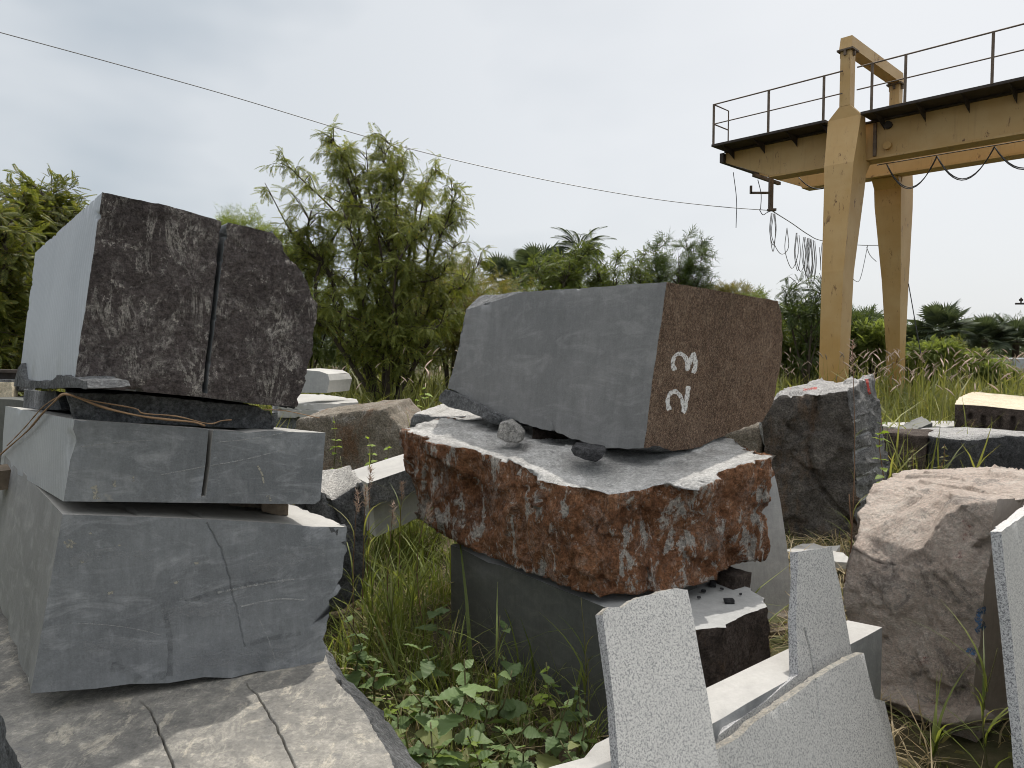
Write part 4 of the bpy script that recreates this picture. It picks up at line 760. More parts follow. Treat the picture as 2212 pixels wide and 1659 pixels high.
SPRIG = join([inst(*leafq(.46, .2, 1), [(.15*k, 0, 0) for k in range(7)], [(cos(a), sin(a)*.9, .25*math.sin(2.1*k)) for k, a in enumerate((.9, -.9, 1.1, -1.0, .8, -.7, .1))], np.tile([0, 0, 1.], (7, 1)), .50)])
def unit(n): d = rng.normal(size=(n, 3)); return d/np.linalg.norm(d, axis=1)[:, None]
def leafmesh(name, tpl, pos, dirs, sc, mat, parent):
    up = np.tile([0, 0, 1.], (len(pos), 1))+rng.normal(size=(len(pos), 3))*.45
    V, Fc = inst(*tpl, pos, dirs, up, sc); return mobj(name, V, Fc, mat, parent)
def tree(label, base, limbs, tpl, leafmat, n, ls, group=None, name='tree', r0=.07, start=.3, twig=.7, bark='bark', droop=-.25, wob=.12, per=9, cat='tree', split=3):
    """limbs: tip points. every split-th one rises from the base, the others fork off the nearest of those; twigs carry the leaves"""
    root = thing(name, label, cat, base, group); m = MB(); P_ = []; D_ = []; base = A3(*base); prim = []; tips = [A3(*t) for t in limbs]
    order = list(range(0, len(tips), split))+[i for i in range(len(tips)) if i % split]
    for i in order:
        tip = tips[i]; first = i % split == 0; r1 = r0
        if first: b0 = base+A3(rng.normal()*.10, rng.normal()*.10, -.05)
        else:
            c = min(prim, key=lambda q: np.linalg.norm(q[-1]-tip)); j = int(len(c)*rng.uniform(.28, .55)); b0 = c[j]; r1 = r0*.55
        h = np.linalg.norm(tip-b0); mid = b0*.5+tip*.5+A3(0, 0, h*.10)+rng.normal(size=3)*wob*h*.5; q3 = b0*.22+tip*.78+A3(0, 0, h*.05)+rng.normal(size=3)*wob*h*.35
        c = spline([b0, b0*.8+mid*.2+A3(0, 0, h*.05), mid, q3, tip], 24); k = len(c); m.tube(c, np.linspace(r1, .006, k), 6)
        if first: prim.append(c)
        st_ = start if first else .12; nt = max(3, int(n/len(tips)/per))
        for _ in range(nt):
            t = st_+(1-st_)*rng.random()**.75; i_ = min(k-2, int(t*(k-1))); o = c[i_]; d = unit(1)[0]; d[2] = abs(d[2])*.55+.05; d[:2] *= 1.15
            ax = (c[i_+1]-c[i_]); ax = ax/np.linalg.norm(ax); d = d+ax*.3; d /= np.linalg.norm(d); L_ = twig*rng.uniform(.3, 1.2)*(1.2-.7*t)
            e = o+d*L_; tw = spline([o, o+d*L_*.5+A3(0, 0, .06), e+A3(0, 0, -.10*L_)], 6); m.tube(tw, np.linspace(.011, .003, len(tw)), 4)
            for s in range(per):
                u = .15+.85*rng.random()**.5; j = min(len(tw)-2, int(u*(len(tw)-1))); P_.append(tw[j]+(tw[j+1]-tw[j])*rng.random()); l = unit(1)[0]+d*.7; l[2] += droop; D_.append(l)
    m.obj('trunk', bark, root, smooth=True)
    leafmesh('crown', tpl, P_, D_, ls*rng.uniform(.6, 1.3, len(P_)), leafmat, root); return root
def bush(label, c, r, n, tpl, ls, mat, group=None, name='bush', lumps=9, trunk=True, cat='bush', gap=.15):
    """leafy crown: leaves scattered through several uneven lumps with gaps, on a few stems"""
    c = A3(*c); r = A3(*r); root = thing(name, label, cat, A3(c[0], c[1], 0), group); P_ = []; n = int(n*1.9); ls *= .64
    lc = unit(lumps)*r*rng.uniform(.35, .75, (lumps, 1))+c; lr = rng.uniform(.30, .55, lumps)
    for a, b in zip(lc, lr):
        k = int(n/lumps*1.5); d = unit(k); q = a+d*r*b*rng.uniform(.45, 1.08, (k, 1)); P_.append(q)
    P_ = np.vstack(P_); P_ = P_[rng.permutation(len(P_))]; P_ = P_[fbm(P_*1.6+c[0], 2) > -gap]; P_ = P_[P_[:, 2] > .05][:n]
    D_ = (P_-c)/r+unit(len(P_))*.9; leafmesh('crown', tpl, P_, D_, ls*rng.uniform(.65, 1.3, len(P_)), mat, root)
    m = MB()
    for a in lc[:6]:
        b0 = A3(c[0]+rng.normal()*.1, c[1]+rng.normal()*.1, -.05); m.tube(spline([b0, (b0+a)/2+unit(1)[0]*.15*r[0], a], 8), np.linspace(.05, .012, len(spline([b0, a, c], 8))), 5)
    m.obj('trunk', 'bark', root, smooth=True); return root
# main multi stemmed tree behind the gap
T0 = at(832, 905, 14.0); T0[2] = 0
st = [((572, 395), 13.4), ((610, 345), 14.6), ((640, 430), 13.2), ((690, 300), 14.), ((728, 330), 13.6), ((760, 330), 14.5), ((790, 315), 13.8), ((845, 300), 14.2), ((868, 330), 13.5), ((905, 400), 14.8), ((945, 372), 14.), ((975, 385), 13.6), ((992, 440), 14.2), ((985, 520), 13.3), ((1040, 560), 14.0), ((1010, 600), 14.8), ((930, 480), 13.0), ((820, 430), 13.0), ((740, 450), 12.9), ((700, 540), 14.6), ((640, 560), 13.6), ((890, 560), 13.0), ((660, 680), 13.4), ((960, 690), 13.4), ((800, 600), 12.9), ((1020, 690), 14.0), ((720, 640), 13.0), ((770, 400), 14.3), ((830, 370), 13.3), ((880, 450), 14.6), ((700, 420), 13.9), ((950, 560), 14.4), ((850, 680), 13.2)]
tree('loose multi stemmed olive green tree rising behind the gap between the two stacks', T0, [at(u, v, Y) for (u, v), Y in st], NEEM, 'leaf_neem', 12500, .185, r0=.07, start=.30, twig=.75, wob=.13, droop=-.6, per=12)
# trees at the left border
def px_tree(label, base_u, Y, tips, tpl, mat, n, ls, **k):
    b = at(base_u, 900, Y); b[2] = 0; return tree(label, b, [at(u, v, Y+rng.uniform(-.6, .6)) for u, v in tips], tpl, mat, n, ls, **k)
px_tree('bushy yellow green tree at the left border just behind the topmost block', 60, 10.0, [(60, 432), (95, 415), (110, 425), (25, 460), (140, 470), (165, 490), (40, 520), (100, 530), (-20, 470), (10, 540), (60, 620), (120, 600), (150, 560), (-60, 520), (20, 680), (-80, 420), (180, 520)], PINN, 'leaf_left', 9500, .165, twig=.8, start=.35, droop=-.2)
px_tree('second yellow green tree mostly cut off by the left photo border', -60, 8.6, [(-10, 470), (-60, 430), (-30, 540), (20, 560), (-90, 480), (15, 640), (-40, 640), (-120, 430)], PINN, 'leaf_left', 5000, .16, twig=.75, start=.3, droop=-.2)
bush('fresh light green bush peeping over the topmost block of the left stack', at(530, 545, 16.5), (1.05, .9, .95), 1500, SPRIG, .26, 'leaf_light', name='bush', lumps=10)
bush('dry brownish scrub low at the left border beside the stack', at(10, 740, 9.5)-A3(0, 0, .3), (.9, .8, .7), 1200, SPRIG, .16, 'leaf_brown')
# shrub belt: (u, v centre, Y, rx, rz, n, template, size, material, label)
belt = [(470, 640, 20, 1.9, 1.7, 1500, NEEM, .34, 'leaf_mid', 'dense green bush behind the upper right of the topmost block'), (640, 700, 19, 1.9, 1.4, 1700, NEEM, .34, 'leaf_mid', 'dark bush low behind the left side of the multi stemmed tree'),
 (740, 720, 20, 1.8, 1.3, 1300, NEEM, .34, 'leaf_dark', 'shaded bush behind the trunk of the multi stemmed tree'), (560, 720, 18, 1.7, 1.2, 1300, NEEM, .34, 'leaf_dark', 'dark bush hidden behind the topmost block edge'),
 (880, 720, 18.5, 2.0, 1.3, 1700, NEEM, .34, 'leaf_mid', 'green bush low at the right of the multi stemmed tree'), (980, 690, 17, 1.7, 1.25, 1900, SPRIG, .30, 'leaf_brown', 'brownish green shrub left of the block marked 23'),
 (1050, 660, 21, 2.3, 1.3, 1900, SPRIG, .32, 'leaf_brown', 'brownish tipped shrub behind the left end of the block marked 23'), (1110, 700, 18, 1.8, 1.2, 1500, SPRIG, .30, 'leaf_mid', 'mid green shrub hidden behind the block marked 23'),
 (1200, 660, 25, 2.4, 1.0, 1500, SPRIG, .34, 'leaf_mid', 'mid green bush hidden behind the top of the block marked 23'), (1330, 660, 25, 2.2, .9, 1300, SPRIG, .34, 'leaf_dark', 'dark low bush behind the top right of the block marked 23'), (1400, 640, 26, 2.2, 1.1, 1600, SPRIG, .34, 'leaf_dark', 'low dark tree behind the corner of the block marked 23'),
 (1600, 655, 24, 1.5, .75, 1000, SPRIG, .30, 'leaf_brown', 'thin brownish shrub above the brown end of the block marked 23'), (1660, 680, 22, 1.2, .9, 1100, SPRIG, .30, 'leaf_mid', 'green shrub at the upper right corner of the block marked 23'),
 (1710, 740, 19, 1.3, 1.0, 1900, PINN, .32, 'leaf_mid', 'bright green bush left of the front crane leg'), (1760, 720, 21, 1.3, 1.1, 1500, PINN, .32, 'leaf_mid', 'green bush right behind the front crane leg'), (1840, 730, 20.5, 1.3, 1.0, 1700, SPRIG, .32, 'leaf_dark', 'dark leafy bush between the two crane legs'), (1885, 740, 19.5, .8, .7, 900, PINN, .28, 'leaf_light', 'yellow green bush just left of the rear crane leg'),
 (2025, 775, 19, .75, .55, 1000, PINN, .26, 'leaf_light', 'yellow green low shrub right of the rear crane leg'), (2075, 770, 20, .8, .6, 1100, PINN, .26, 'leaf_left', 'rounded yellow shrub before the middle fan palm'), (2140, 800, 19.5, .75, .45, 800, PINN, .26, 'leaf_light', 'small green shrub near the slat pile'), (1960, 790, 20, .8, .5, 800, SPRIG, .26, 'leaf_mid', 'small bush beside the rear crane leg in the grass'),
 (1960, 750, 34, 2.6, 1.3, 1300, SPRIG, .5, 'leaf_dark', 'dark undergrowth left below the fan palms'), (2080, 760, 35, 2.8, 1.2, 1300, SPRIG, .5, 'leaf_dark', 'dark undergrowth in the middle below the fan palms'), (2200, 755, 35, 2.8, 1.3, 1300, SPRIG, .5, 'leaf_dark', 'dark undergrowth at the right border below the fan palms'),
 (300, 700, 24, 3., 1.6, 1200, SPRIG, .45, 'leaf_dark', 'dark bush behind the topmost block'), (100, 700, 16, 1.6, 1.3, 1500, PINN, .34, 'leaf_dark', 'dark bush low behind the trees at the left border'), (-60, 700, 15, 1.6, 1.4, 1100, PINN, .34, 'leaf_dark', 'dark bush at the foot of the left border tree')]
for u, v, Y, rx, rz, n, tp, ls, mt, lab in belt:
    c = at(u, v, Y); bush(lab, c, (rx, rx*.8, rz), n, tp, ls, mt, 'bushes and trees behind the stone yard', name='bush' if rz < 1.25 else 'tree', cat='bush' if rz < 1.25 else 'tree', lumps=12)
px_tree('feathery green tree spreading below the coconut palm', 1230, 22, [(1120, 600), (1150, 572), (1185, 560), (1215, 545), (1250, 560), (1270, 540), (1190, 600), (1240, 590), (1290, 570), (1160, 620), (1215, 620)], FEATHER, 'leaf_mid', 5200, .24, r0=.05, twig=.8, start=.45, wob=.2, droop=-.05)
px_tree('airy feathery tree with one long spray reaching right over the block marked 23', 1320, 21.5, [(1310, 565), (1340, 555), (1365, 575), (1398, 538), (1330, 590), (1290, 590), (1380, 600), (1355, 610)], FEATHER, 'leaf_mid', 2600, .22, r0=.045, twig=.65, start=.45, wob=.2, droop=-.05)
px_tree('round dark leafy tree over the corner of the block marked 23', 1450, 24, [(1395, 565), (1415, 535), (1445, 515), (1478, 505), (1505, 518), (1518, 545), (1533, 575), (1538, 605), (1430, 570), (1465, 545), (1500, 580), (1400, 600), (1450, 590), (1480, 610)], SPRIG, 'leaf_dark', 3600, .26, r0=.06, twig=.75, start=.4, wob=.15, droop=-.1)
px_tree('slim tree with sparse feathery sprays rising left of the front crane leg', 1745, 18, [(1690, 620), (1715, 605), (1740, 640), (1770, 590), (1775, 630), (1700, 680), (1760, 680), (1730, 690), (1785, 610)], FEATHER, 'leaf_dark', 1100, .28, r0=.04, twig=.55, start=.45, wob=.2)
# palms
def fan_tpl(seg=26):
    V = [(0, -.012, 0), (0, .012, 0), (.55, .01, -.02), (.55, -.01, -.02)]; Fc = [(0, 1, 2, 3)]; o = A3(.5, 0, 0)
    for k in range(seg):
        a = RAD(-145+290*k/(seg-1)); d = A3(cos(a), sin(a), 0); s = A3(-sin(a), cos(a), 0); L_ = .62*(1-.12*abs(a)/2.5); b = len(V)
        V += [o, o+d*L_*.55+s*.030+A3(0, 0, .02), o+d*L_+A3(0, 0, -.07), o+d*L_*.55-s*.030+A3(0, 0, -.015)]; Fc.append((b, b+1, b+2, b+3))
    return np.array(V, float), np.array(Fc)
FAN = fan_tpl()
def frond_tpl(nl=34):
    V = []; Fc = []
    for k in range(nl):
        t = .12+.88*k/(nl-1); x, z = t*.92, .18*t-.62*t**2.4; L_ = .30*math.sin(pi*min(1, t*.9+.12))+.04
        for s in (-1, 1): b = len(V); V += [(x, 0, z), (x+L_*.42, s*L_*.55, z-.02-L_*.15), (x+L_*.75, s*L_*.8, z-.08-L_*.45), (x+L_*.36+.016, s*L_*.44, z-.025-L_*.16)]; Fc.append((b, b+1, b+2, b+3))
    for t0, t1 in ((0, .5), (.5, 1)):
        b = len(V); f = lambda t: (t*.92, .18*t-.62*t**2.4); V += [(f(t0)[0], -.012, f(t0)[1]), (f(t0)[0], .012, f(t0)[1]), (f(t1)[0], .008, f(t1)[1]), (f(t1)[0], -.008, f(t1)[1])]; Fc.append((b, b+1, b+2, b+3))
    return np.array(V, float), np.array(Fc)
FROND = frond_tpl()
def palm(label, u, v, Y, tpl, n, ls, grp, lo=-.5):
    c = at(u, v, Y); root = thing('palm_tree', label, 'palm', A3(c[0], c[1], 0), grp); P_ = []; D_ = []
    for k in range(n):
        a = k*2.4+rng.normal()*.2; e = lo+(1.25-lo)*((k+.5)/n)+rng.normal()*.08; d = A3(cos(a)*cos(e), sin(a)*cos(e), sin(e)); D_.append(d); P_.append(c+d*.12)
    up = np.tile([0, 0, 1.], (n, 1))+rng.normal(size=(n, 3))*.12
    V, Fc = inst(*tpl, P_, D_, up, ls*rng.uniform(.8, 1.1, n)); mobj('crown', V, Fc, 'leaf_palm', root)
    MB().tube(spline([A3(c[0]+.1, c[1], -.05), A3(c[0], c[1], c[2]*.5), c], 10), np.linspace(.20, .13, len(spline([c, c+1, c+2], 10))), 8).obj('trunk', 'bark', root, smooth=True)
for u, v, Y, n, ls, lab in ((2035, 712, 30, 34, 1.15, 'tallest fan palm right of the rear crane leg'), (2128, 732, 31, 32, 1.1, 'fan palm second from the right border'), (2195, 735, 31, 32, 1.15, 'fan palm cut by the right border of the photo'), (1970, 742, 32, 30, 1.1, 'fan palm just right of the rear crane leg'), (2075, 745, 34, 24, 1.2, 'low fan palm half hidden between taller fan palms')):
    palm(lab, u, v, Y, FAN, n, ls, 'fan palms at the right')
for u, v, Y, ls, lab in ((1170, 585, 30, 1.3, 'dark fan palm left of the coconut palm'), (1090, 605, 32, 1.2, 'small fan palm far left of the coconut palm'), (1135, 600, 34, 1.2, 'fan palm in the middle of the distant palms'), (668, 580, 30, 1.4, 'fan palm glimpsed at the right edge of the topmost block'), (1870, 710, 33, 1.2, 'distant fan palm glimpsed between the crane legs')):
    palm(lab, u, v, Y, FAN, 22, ls, 'distant fan palms')
palm('coconut palm with feathery fronds above the block marked 23', 1250, 545, 31, FROND, 36, 1.4, None, lo=-.6)
# ------------------------------------------------------------------ grass
def blade(bend, w=.03, n=4):
    V = []
    for k in range(n+1):
        t = k/n; hw = w*.5*(1-t**1.6)+.0008; V += [(bend*t*t, -hw, t-.30*bend*t*t), (bend*t*t, hw, t-.30*bend*t*t)]
    return np.array(V), np.array([(2*i, 2*i+2, 2*i+3, 2*i+1) for i in range(n)])
def grassobj(name, P_, h, mat, w=.03, bends=(.15, .45, .8, 1.1), n=4):
    parts = []; q = rng.integers(0, len(bends), len(P_))
    for k, b in enumerate(bends):
        s = q == k
        if not s.any(): continue
        m_ = int(s.sum()); a = rng.random(m_)*2*pi; xd = np.stack([np.cos(a), np.sin(a), 0*a], 1); up = np.tile([0, 0, 1.], (m_, 1))+rng.normal(size=(m_, 3))*.18
        parts.append(inst(*blade(b, w, n), P_[s], xd-(xd*up).sum(1)[:, None]*up*.9, up, h[s]))
    V, Fc = join(parts); return mobj(name, V, Fc, mat, loc=A3(0, 0, 0))
def scatter(n, x0, x1, y0, y1, clump=1.1, thr=-.25):
    P_ = np.stack([rng.uniform(x0, x1, n), rng.uniform(y0, y1, n), np.zeros(n)-.02], 1); P_ = P_[fbm(P_*clump, 2) > thr]
    bad = np.zeros(len(P_), bool)
    for f in FOOT: bad |= inside(P_[:, :2], f)
    return P_[~bad]
a = scatter(15000, -1.3, 1.2, 2.3, 7.5, 1.8, -.1); a = a[(a[:, 1] > 3.1) | (rng.random(len(a)) < .45)]; tag(grassobj('grass', a, (rng.gamma(3.2, .05, len(a))+.05)*np.where(a[:, 1] > 3.3, 1.3, 1.), 'grass_near', .026), 'green grass between the two stone stacks', 'grass', kind='stuff')
a = scatter(7000, 1.2, 6, 2.0, 8.0, 1.5, -.05); a = a[(a[:, 1] > 3.6) | (rng.random(len(a)) < .25)]; tag(grassobj('grass', a, rng.gamma(2.5, .035, len(a))+.04, 'grass_near', .03), 'thin grass around the boulders at the right', 'grass', kind='stuff')
a = scatter(26000, -7, 11, 7.5, 13, .6, -.35); tag(grassobj('tall_grass', a, rng.gamma(6, .075, len(a))+.15, 'grass_far', .035), 'rough tall grass behind the stones', 'grass', kind='stuff')
a = scatter(34000, -14, 20, 13, 24, .35, -.5); tag(grassobj('tall_grass', a, rng.gamma(8, .085, len(a))+.2, 'grass_far', .045, n=3), 'tall grass under the crane and trees', 'grass', kind='stuff')
a = scatter(9000, -1.2, 3.0, 2.2, 7, 1.8, -.2); tag(grassobj('dry_grass', a, rng.gamma(3, .03, len(a))+.04, 'grass_dry', .05, (.8, 1.3, 1.8)), 'dry straw between the stones', 'dry grass', kind='stuff')
a = scatter(7000, -7, -2.6, 2.5, 7.5, 1.2, -.3); tag(grassobj('grass', a, rng.gamma(3.5, .06, len(a))+.06, 'grass_far', .03, n=3), 'grass left of the left stone stack', 'grass', kind='stuff')
n_ = 9000; q = np.stack([rng.uniform(-70, 95, n_), rng.uniform(44, 62, n_), np.zeros(n_)], 1); q[:, 2] = rng.random(n_)**.8*(2.6+1.6*fbm(q*.09, 3)); V, Fc = inst(*SPRIG, q, unit(n_)+A3(0, 0, .4), np.tile([0, 0, 1.], (n_, 1))+rng.normal(size=(n_, 3))*.4, rng.uniform(.7, 1.4, n_)); tag(mobj('far_wood', V, Fc, 'leaf_dark', loc=A3(0, 0, 0)), 'far off dark tree line along the horizon', 'wood', kind='stuff')
# feathery seed heads above the tall grass
sp = []; 
def seedhead():
    xs = np.linspace(0, 1, 5); r = [.02, .055, .062, .045, .006]; V = []
    for x, q in zip(xs, r): V += [(x, q*cos(2*pi*k/5), q*sin(2*pi*k/5)-.25*x*x) for k in range(5)]
    return np.array(V), np.array([(i*5+k, i*5+(k+1) % 5, i*5+5+(k+1) % 5, i*5+5+k) for i in range(4) for k in range(5)])
a = np.vstack([scatter(1000, 5.5, 17, 10, 19.5, .5, -.15), scatter(60, -3.2, .6, 9.5, 13, .5, -.1)]); h = rng.uniform(1.0, 1.65, len(a)); ang = rng.random(len(a))*2*pi; ln_ = np.stack([np.cos(ang), np.sin(ang), 0*ang], 1)
tops = a+A3(0, 0, 1)*h[:, None]+ln_*.12*h[:, None]
st_ = inst(*blade(.12, .012, 3), a, ln_, np.tile([0, 0, 1.], (len(a), 1)), h); sh_ = inst(*seedhead(), tops-A3(0, 0, .05), ln_*.7+A3(0, 0, .9), np.tile([0, 0, 1.], (len(a), 1))+.01, rng.uniform(.12, .22, len(a)))
V, Fc = join([st_, sh_]); tag(mobj('seed_grass', V, Fc, ['grass_far', 'seed'], loc=A3(0, 0, 0), mi=(np.arange(len(Fc)) >= len(st_[1])).astype(int)), 'pinkish feathery grass seed heads standing above the tall grass', 'grass', kind='stuff')
# ------------------------------------------------------------------ broad leaved weeds in front
def weedleaf():
    pr = [(0, .02), (.10, .26), (.24, .46), (.40, .50), (.58, .42), (.76, .26), (.90, .11), (1, .0)]; st = [(x, np.interp(x, *zip(*pr))*(1.10 if i % 2 else .86)) for i, x in enumerate(np.linspace(0, 1, 16))]; V = []
    for i, (x, w) in enumerate(st):
        w *= .68; z = -.34*x*x+.02*math.sin(i*1.9); j = .02 if i % 2 else 0; V += [(x-j, -w, z+.10*w*4*.3), (x, 0, z-.02), (x-j, w, z+.10*w*4*.3)]
    return np.array(V), np.array([q for i in range(len(st)-1) for q in ((3*i, 3*i+3, 3*i+4, 3*i+1), (3*i+1, 3*i+4, 3*i+5, 3*i+2))])
WL = weedleaf()
def weed(label, tip, base, ls, grp, nodes=6, mat='leaf_weed', stem='stem_green', name='weed_plant'):
    root = thing(name, label, 'plant', base, grp); base = A3(*base); tip = A3(*tip); c = spline([base-A3(0, 0, .03), base*.65+tip*.35+rng.normal(size=3)*.035, base*.3+tip*.7+rng.normal(size=3)*.035, tip], 18)
    MB().tube(c, np.linspace(.006, .003, len(c)), 5).obj('stem', stem, root, smooth=True); P_ = []; D_ = []; sc = []; a0 = rng.random()*pi
    for k in range(nodes):
        t = min(1, max(.12, .22+.78*(k/(nodes-1))**.85+rng.normal()*.035*(k < nodes-1))); i = min(len(c)-2, int(t*(len(c)-1))); o = c[i]; a = a0+k*1.45+rng.normal()*.35; s_ = ls*(1.05-.55*max(0, t-.55)/.45*.9)
        for q in (0, pi):
            if rng.random() < .9: P_.append(o); D_.append((cos(a+q), sin(a+q), .15+rng.normal()*.22+.6*t*(k == nodes-1))); sc.append(s_*rng.uniform(.6, 1.2))
    up = np.tile([0, 0, 1.], (len(P_), 1))+rng.normal(size=(len(P_), 3))*.28
    V, Fc = inst(*WL, P_, D_, up, sc); mobj('foliage', V, Fc, mat, root, smooth=True)
WP = [((1003, 1424), 2.62, .115, 7, 'tallest broad leaved weed standing alone in front of the shaded base block'), ((884, 1488), 2.75, .10, 5, 'broad leaved weed nearest the cracked edge of the veined slab'), ((1106, 1448), 2.85, .10, 5, 'broad leaved weed in the shade before the base block'), ((1190, 1475), 2.75, .10, 5, 'broad leaved weed left of the tall light granite slab'), ((1228, 1512), 2.62, .09, 5, 'broad leaved weed close beside the tall light granite slab'),
      ((930, 1560), 2.5, .10, 4, 'low broad leaved weed left of the tallest weed foot'), ((1080, 1570), 2.5, .09, 4, 'low weed right of the tallest weed foot'), ((1150, 1560), 2.55, .09, 4, 'low weed between the tallest weed and the granite slab'), ((960, 1610), 2.4, .09, 4, 'weed at the bottom photo border under the tallest weed'), ((860, 1545), 2.65, .09, 4, 'low weed hugging the veined slab edge'), ((1040, 1520), 2.75, .09, 4, 'weed in the middle of the weed patch'), ((1265, 1565), 2.5, .08, 4, 'small weed at the foot of the tall light granite slab'),
      ((815, 1440), 3.15, .10, 4, 'weed leaf cluster right of the veined slab top corner'), ((905, 1400), 3.2, .11, 4, 'weed in the sunlit grass before the shaded base block'), ((745, 1330), 3.3, .075, 6, 'climbing weed at the broken right edge of the large block'), ((765, 1405), 3.25, .09, 4, 'weed below the broken right edge of the large block'), ((940, 1330), 3.5, .10, 4, 'weed at the left end of the shaded base block'), ((1095, 1350), 3.05, .09, 5, 'weed against the middle of the shaded base block'), ((1130, 1625), 2.35, .08, 4, 'weed at the bottom photo border left of the pale beam'), ((1030, 1630), 2.35, .08, 4, 'small weed at the bottom photo border in the weed patch'), ((905, 1635), 2.4, .085, 4, 'weed at the bottom photo border beside the veined slab'), ((985, 1480), 2.95, .09, 4, 'weed half hidden behind the tallest weed')]
for (u, v), Y, ls, k, lab in WP:
    tp_ = at(u, v, Y); weed(lab, tp_, A3(tp_[0]+rng.normal()*.03, tp_[1]+.02, 0), ls*1.25, 'broad leaved weeds in the foreground', k)
for u, v, Y, lab in ((915, 830, 8.4, 'sunlit yellow green weed left of the block marked 23'), (900, 855, 8.0, 'lower sunlit yellow green weed above the flat grey rock'), (1000, 875, 7.6, 'yellow green weed under the broken lip of the block marked 23')):
    tp_ = at(u, v, Y)
    for s in (0,): weed(lab, tp_, A3(tp_[0], tp_[1]+.05, .2), .15, 'sunlit weeds behind the rust red rock', 8, 'leaf_vine')
for u, v, Y, lab in ((720, 900, 6.2, 'thin leafy vine climbing beside the thin middle block'), (735, 985, 5.6, 'leafy vine on the brown rock behind the left stack'), (840, 960, 6.4, 'leafy vine hanging on the brown rock near the rust red rock'), (790, 940, 6.5, 'small leafy vine in the middle of the brown rock')):
    tp_ = at(u, v, Y); weed(lab, tp_, A3(tp_[0]+.03, tp_[1]-.05, .1), .075, 'vines on the brown rock', 10, 'leaf_vine')
# small leaved undergrowth between the weeds, and fallen leaves
SMALL = [((860, 1600), 2.5), ((920, 1500), 2.8), ((1060, 1470), 2.9), ((1150, 1500), 2.75), ((1210, 1600), 2.45), ((1010, 1590), 2.5), ((1100, 1620), 2.4), ((960, 1540), 2.7), ((830, 1480), 3.0), ((880, 1420), 3.2), ((1250, 1480), 2.75), ((1180, 1430), 2.9)]
for k, ((u, v), Y) in enumerate(SMALL):
    tp_ = at(u, v, Y); weed('small leaved weed filling the undergrowth between the broad leaved weeds', tp_, A3(tp_[0]+rng.normal()*.04, tp_[1]+.03, 0), .05, 'small leaved weeds in the foreground', 9, ('leaf_mid', 'leaf_weed', 'leaf_vine')[k % 3])
a = scatter(1500, -1.1, 2.6, 2.2, 6, 1.5, -.3); n_ = len(a); V, Fc = inst(*leafq(.5, .25, 2), a+A3(0, 0, .03), unit(n_)*A3(1, 1, .25), np.tile([0, 0, 1.], (n_, 1))+rng.normal(size=(n_, 3))*.4, rng.uniform(.03, .075, n_)); tag(mobj('leaf_litter', V, Fc, 'leaf_brown', loc=A3(0, 0, 0)), 'dead leaves lying on the soil between the stones', 'leaf litter', kind='stuff')
# tall single stalks
def stalk(label, tip, base, leaves, head=0., mat='stalk', grp=None, lm='grass_near', r=.004):
    root = thing('grass_stalk', label, 'grass stalk', base, grp); base = A3(*base); tip = A3(*tip); c = spline([base, base*.5+tip*.5+rng.normal(size=3)*.02, tip], 18); MB().tube(c, np.linspace(r, r*.4, len(c)), 5).obj('stem', mat, root, smooth=True)
    P_, D_, s_ = [], [], []
    for t, a, L_ in leaves: i = min(len(c)-2, int(t*(len(c)-1))); P_.append(c[i]); D_.append((cos(a), sin(a), .0)); s_.append(L_)
    if P_:
        V, Fc = inst(*blade(.9, .032, 6), P_, D_, np.tile([0, 0, 1.], (len(P_), 1)), s_); mobj('foliage', V, Fc, lm, root)
    if head:
        k = 70; t = rng.random(k); p = c[-1]-(c[-1]-c[-5])*0+A3(0, 0, 1)*(-head*t)[:, None]*1.; d = unit(k)*A3(1, 1, .4)+A3(0, 0, .7)
        V, Fc = inst(*leafq(.3, .2, 1), p+unit(k)*.008, d, np.tile([0, 1., 0.], (k, 1)), .03*rng.uniform(.6, 1.4, k)); mobj('seed_head', V, Fc, 'seed', root)
stalk('tall dry grass stalk with a seed head before the tall dark boulder', at(1841, 735, 4.3), at(1836, 1230, 4.2), [(.45, 2.9, .22), (.28, .3, .25), (.2, 2.6, .2), (.1, .6, .2), (.6, .2, .12)], .22)
stalk('thick cut grass stem with arching blades left of the pink boulder', at(1834, 1068, 3.85), at(1825, 1260, 3.8), [(.6, 3.0, .20), (.5, 2.4, .18), (.7, 3.4, .16), (.4, .2, .18), (.3, 3.1, .2)], 0, r=.007, lm='leaf_vine')
for u, v, Y, lab in ((772, 1060, 3.7, 'brown seeding stalk close to the rough drilled block'), (790, 1050, 3.9, 'tall brown stalk right of the rough drilled block'), (800, 1010, 4.6, 'thin stalk before the pale topped beam'), (925, 1085, 3.9, 'brown stalk beside the left end of the rust red rock'), (868, 1040, 4.4, 'slender seeding stalk in the middle of the gap'), (850, 1090, 3.9, 'reddish stalk in the tall grass of the gap')):
    b = at(u-8, 1380, Y); b[2] = 0; stalk(lab, at(u, v, Y), b, [(rng.uniform(.15, .8), rng.random()*6.3, rng.uniform(.18, .34)) for _ in range(7)], .12, grp='tall stalks in the gap')
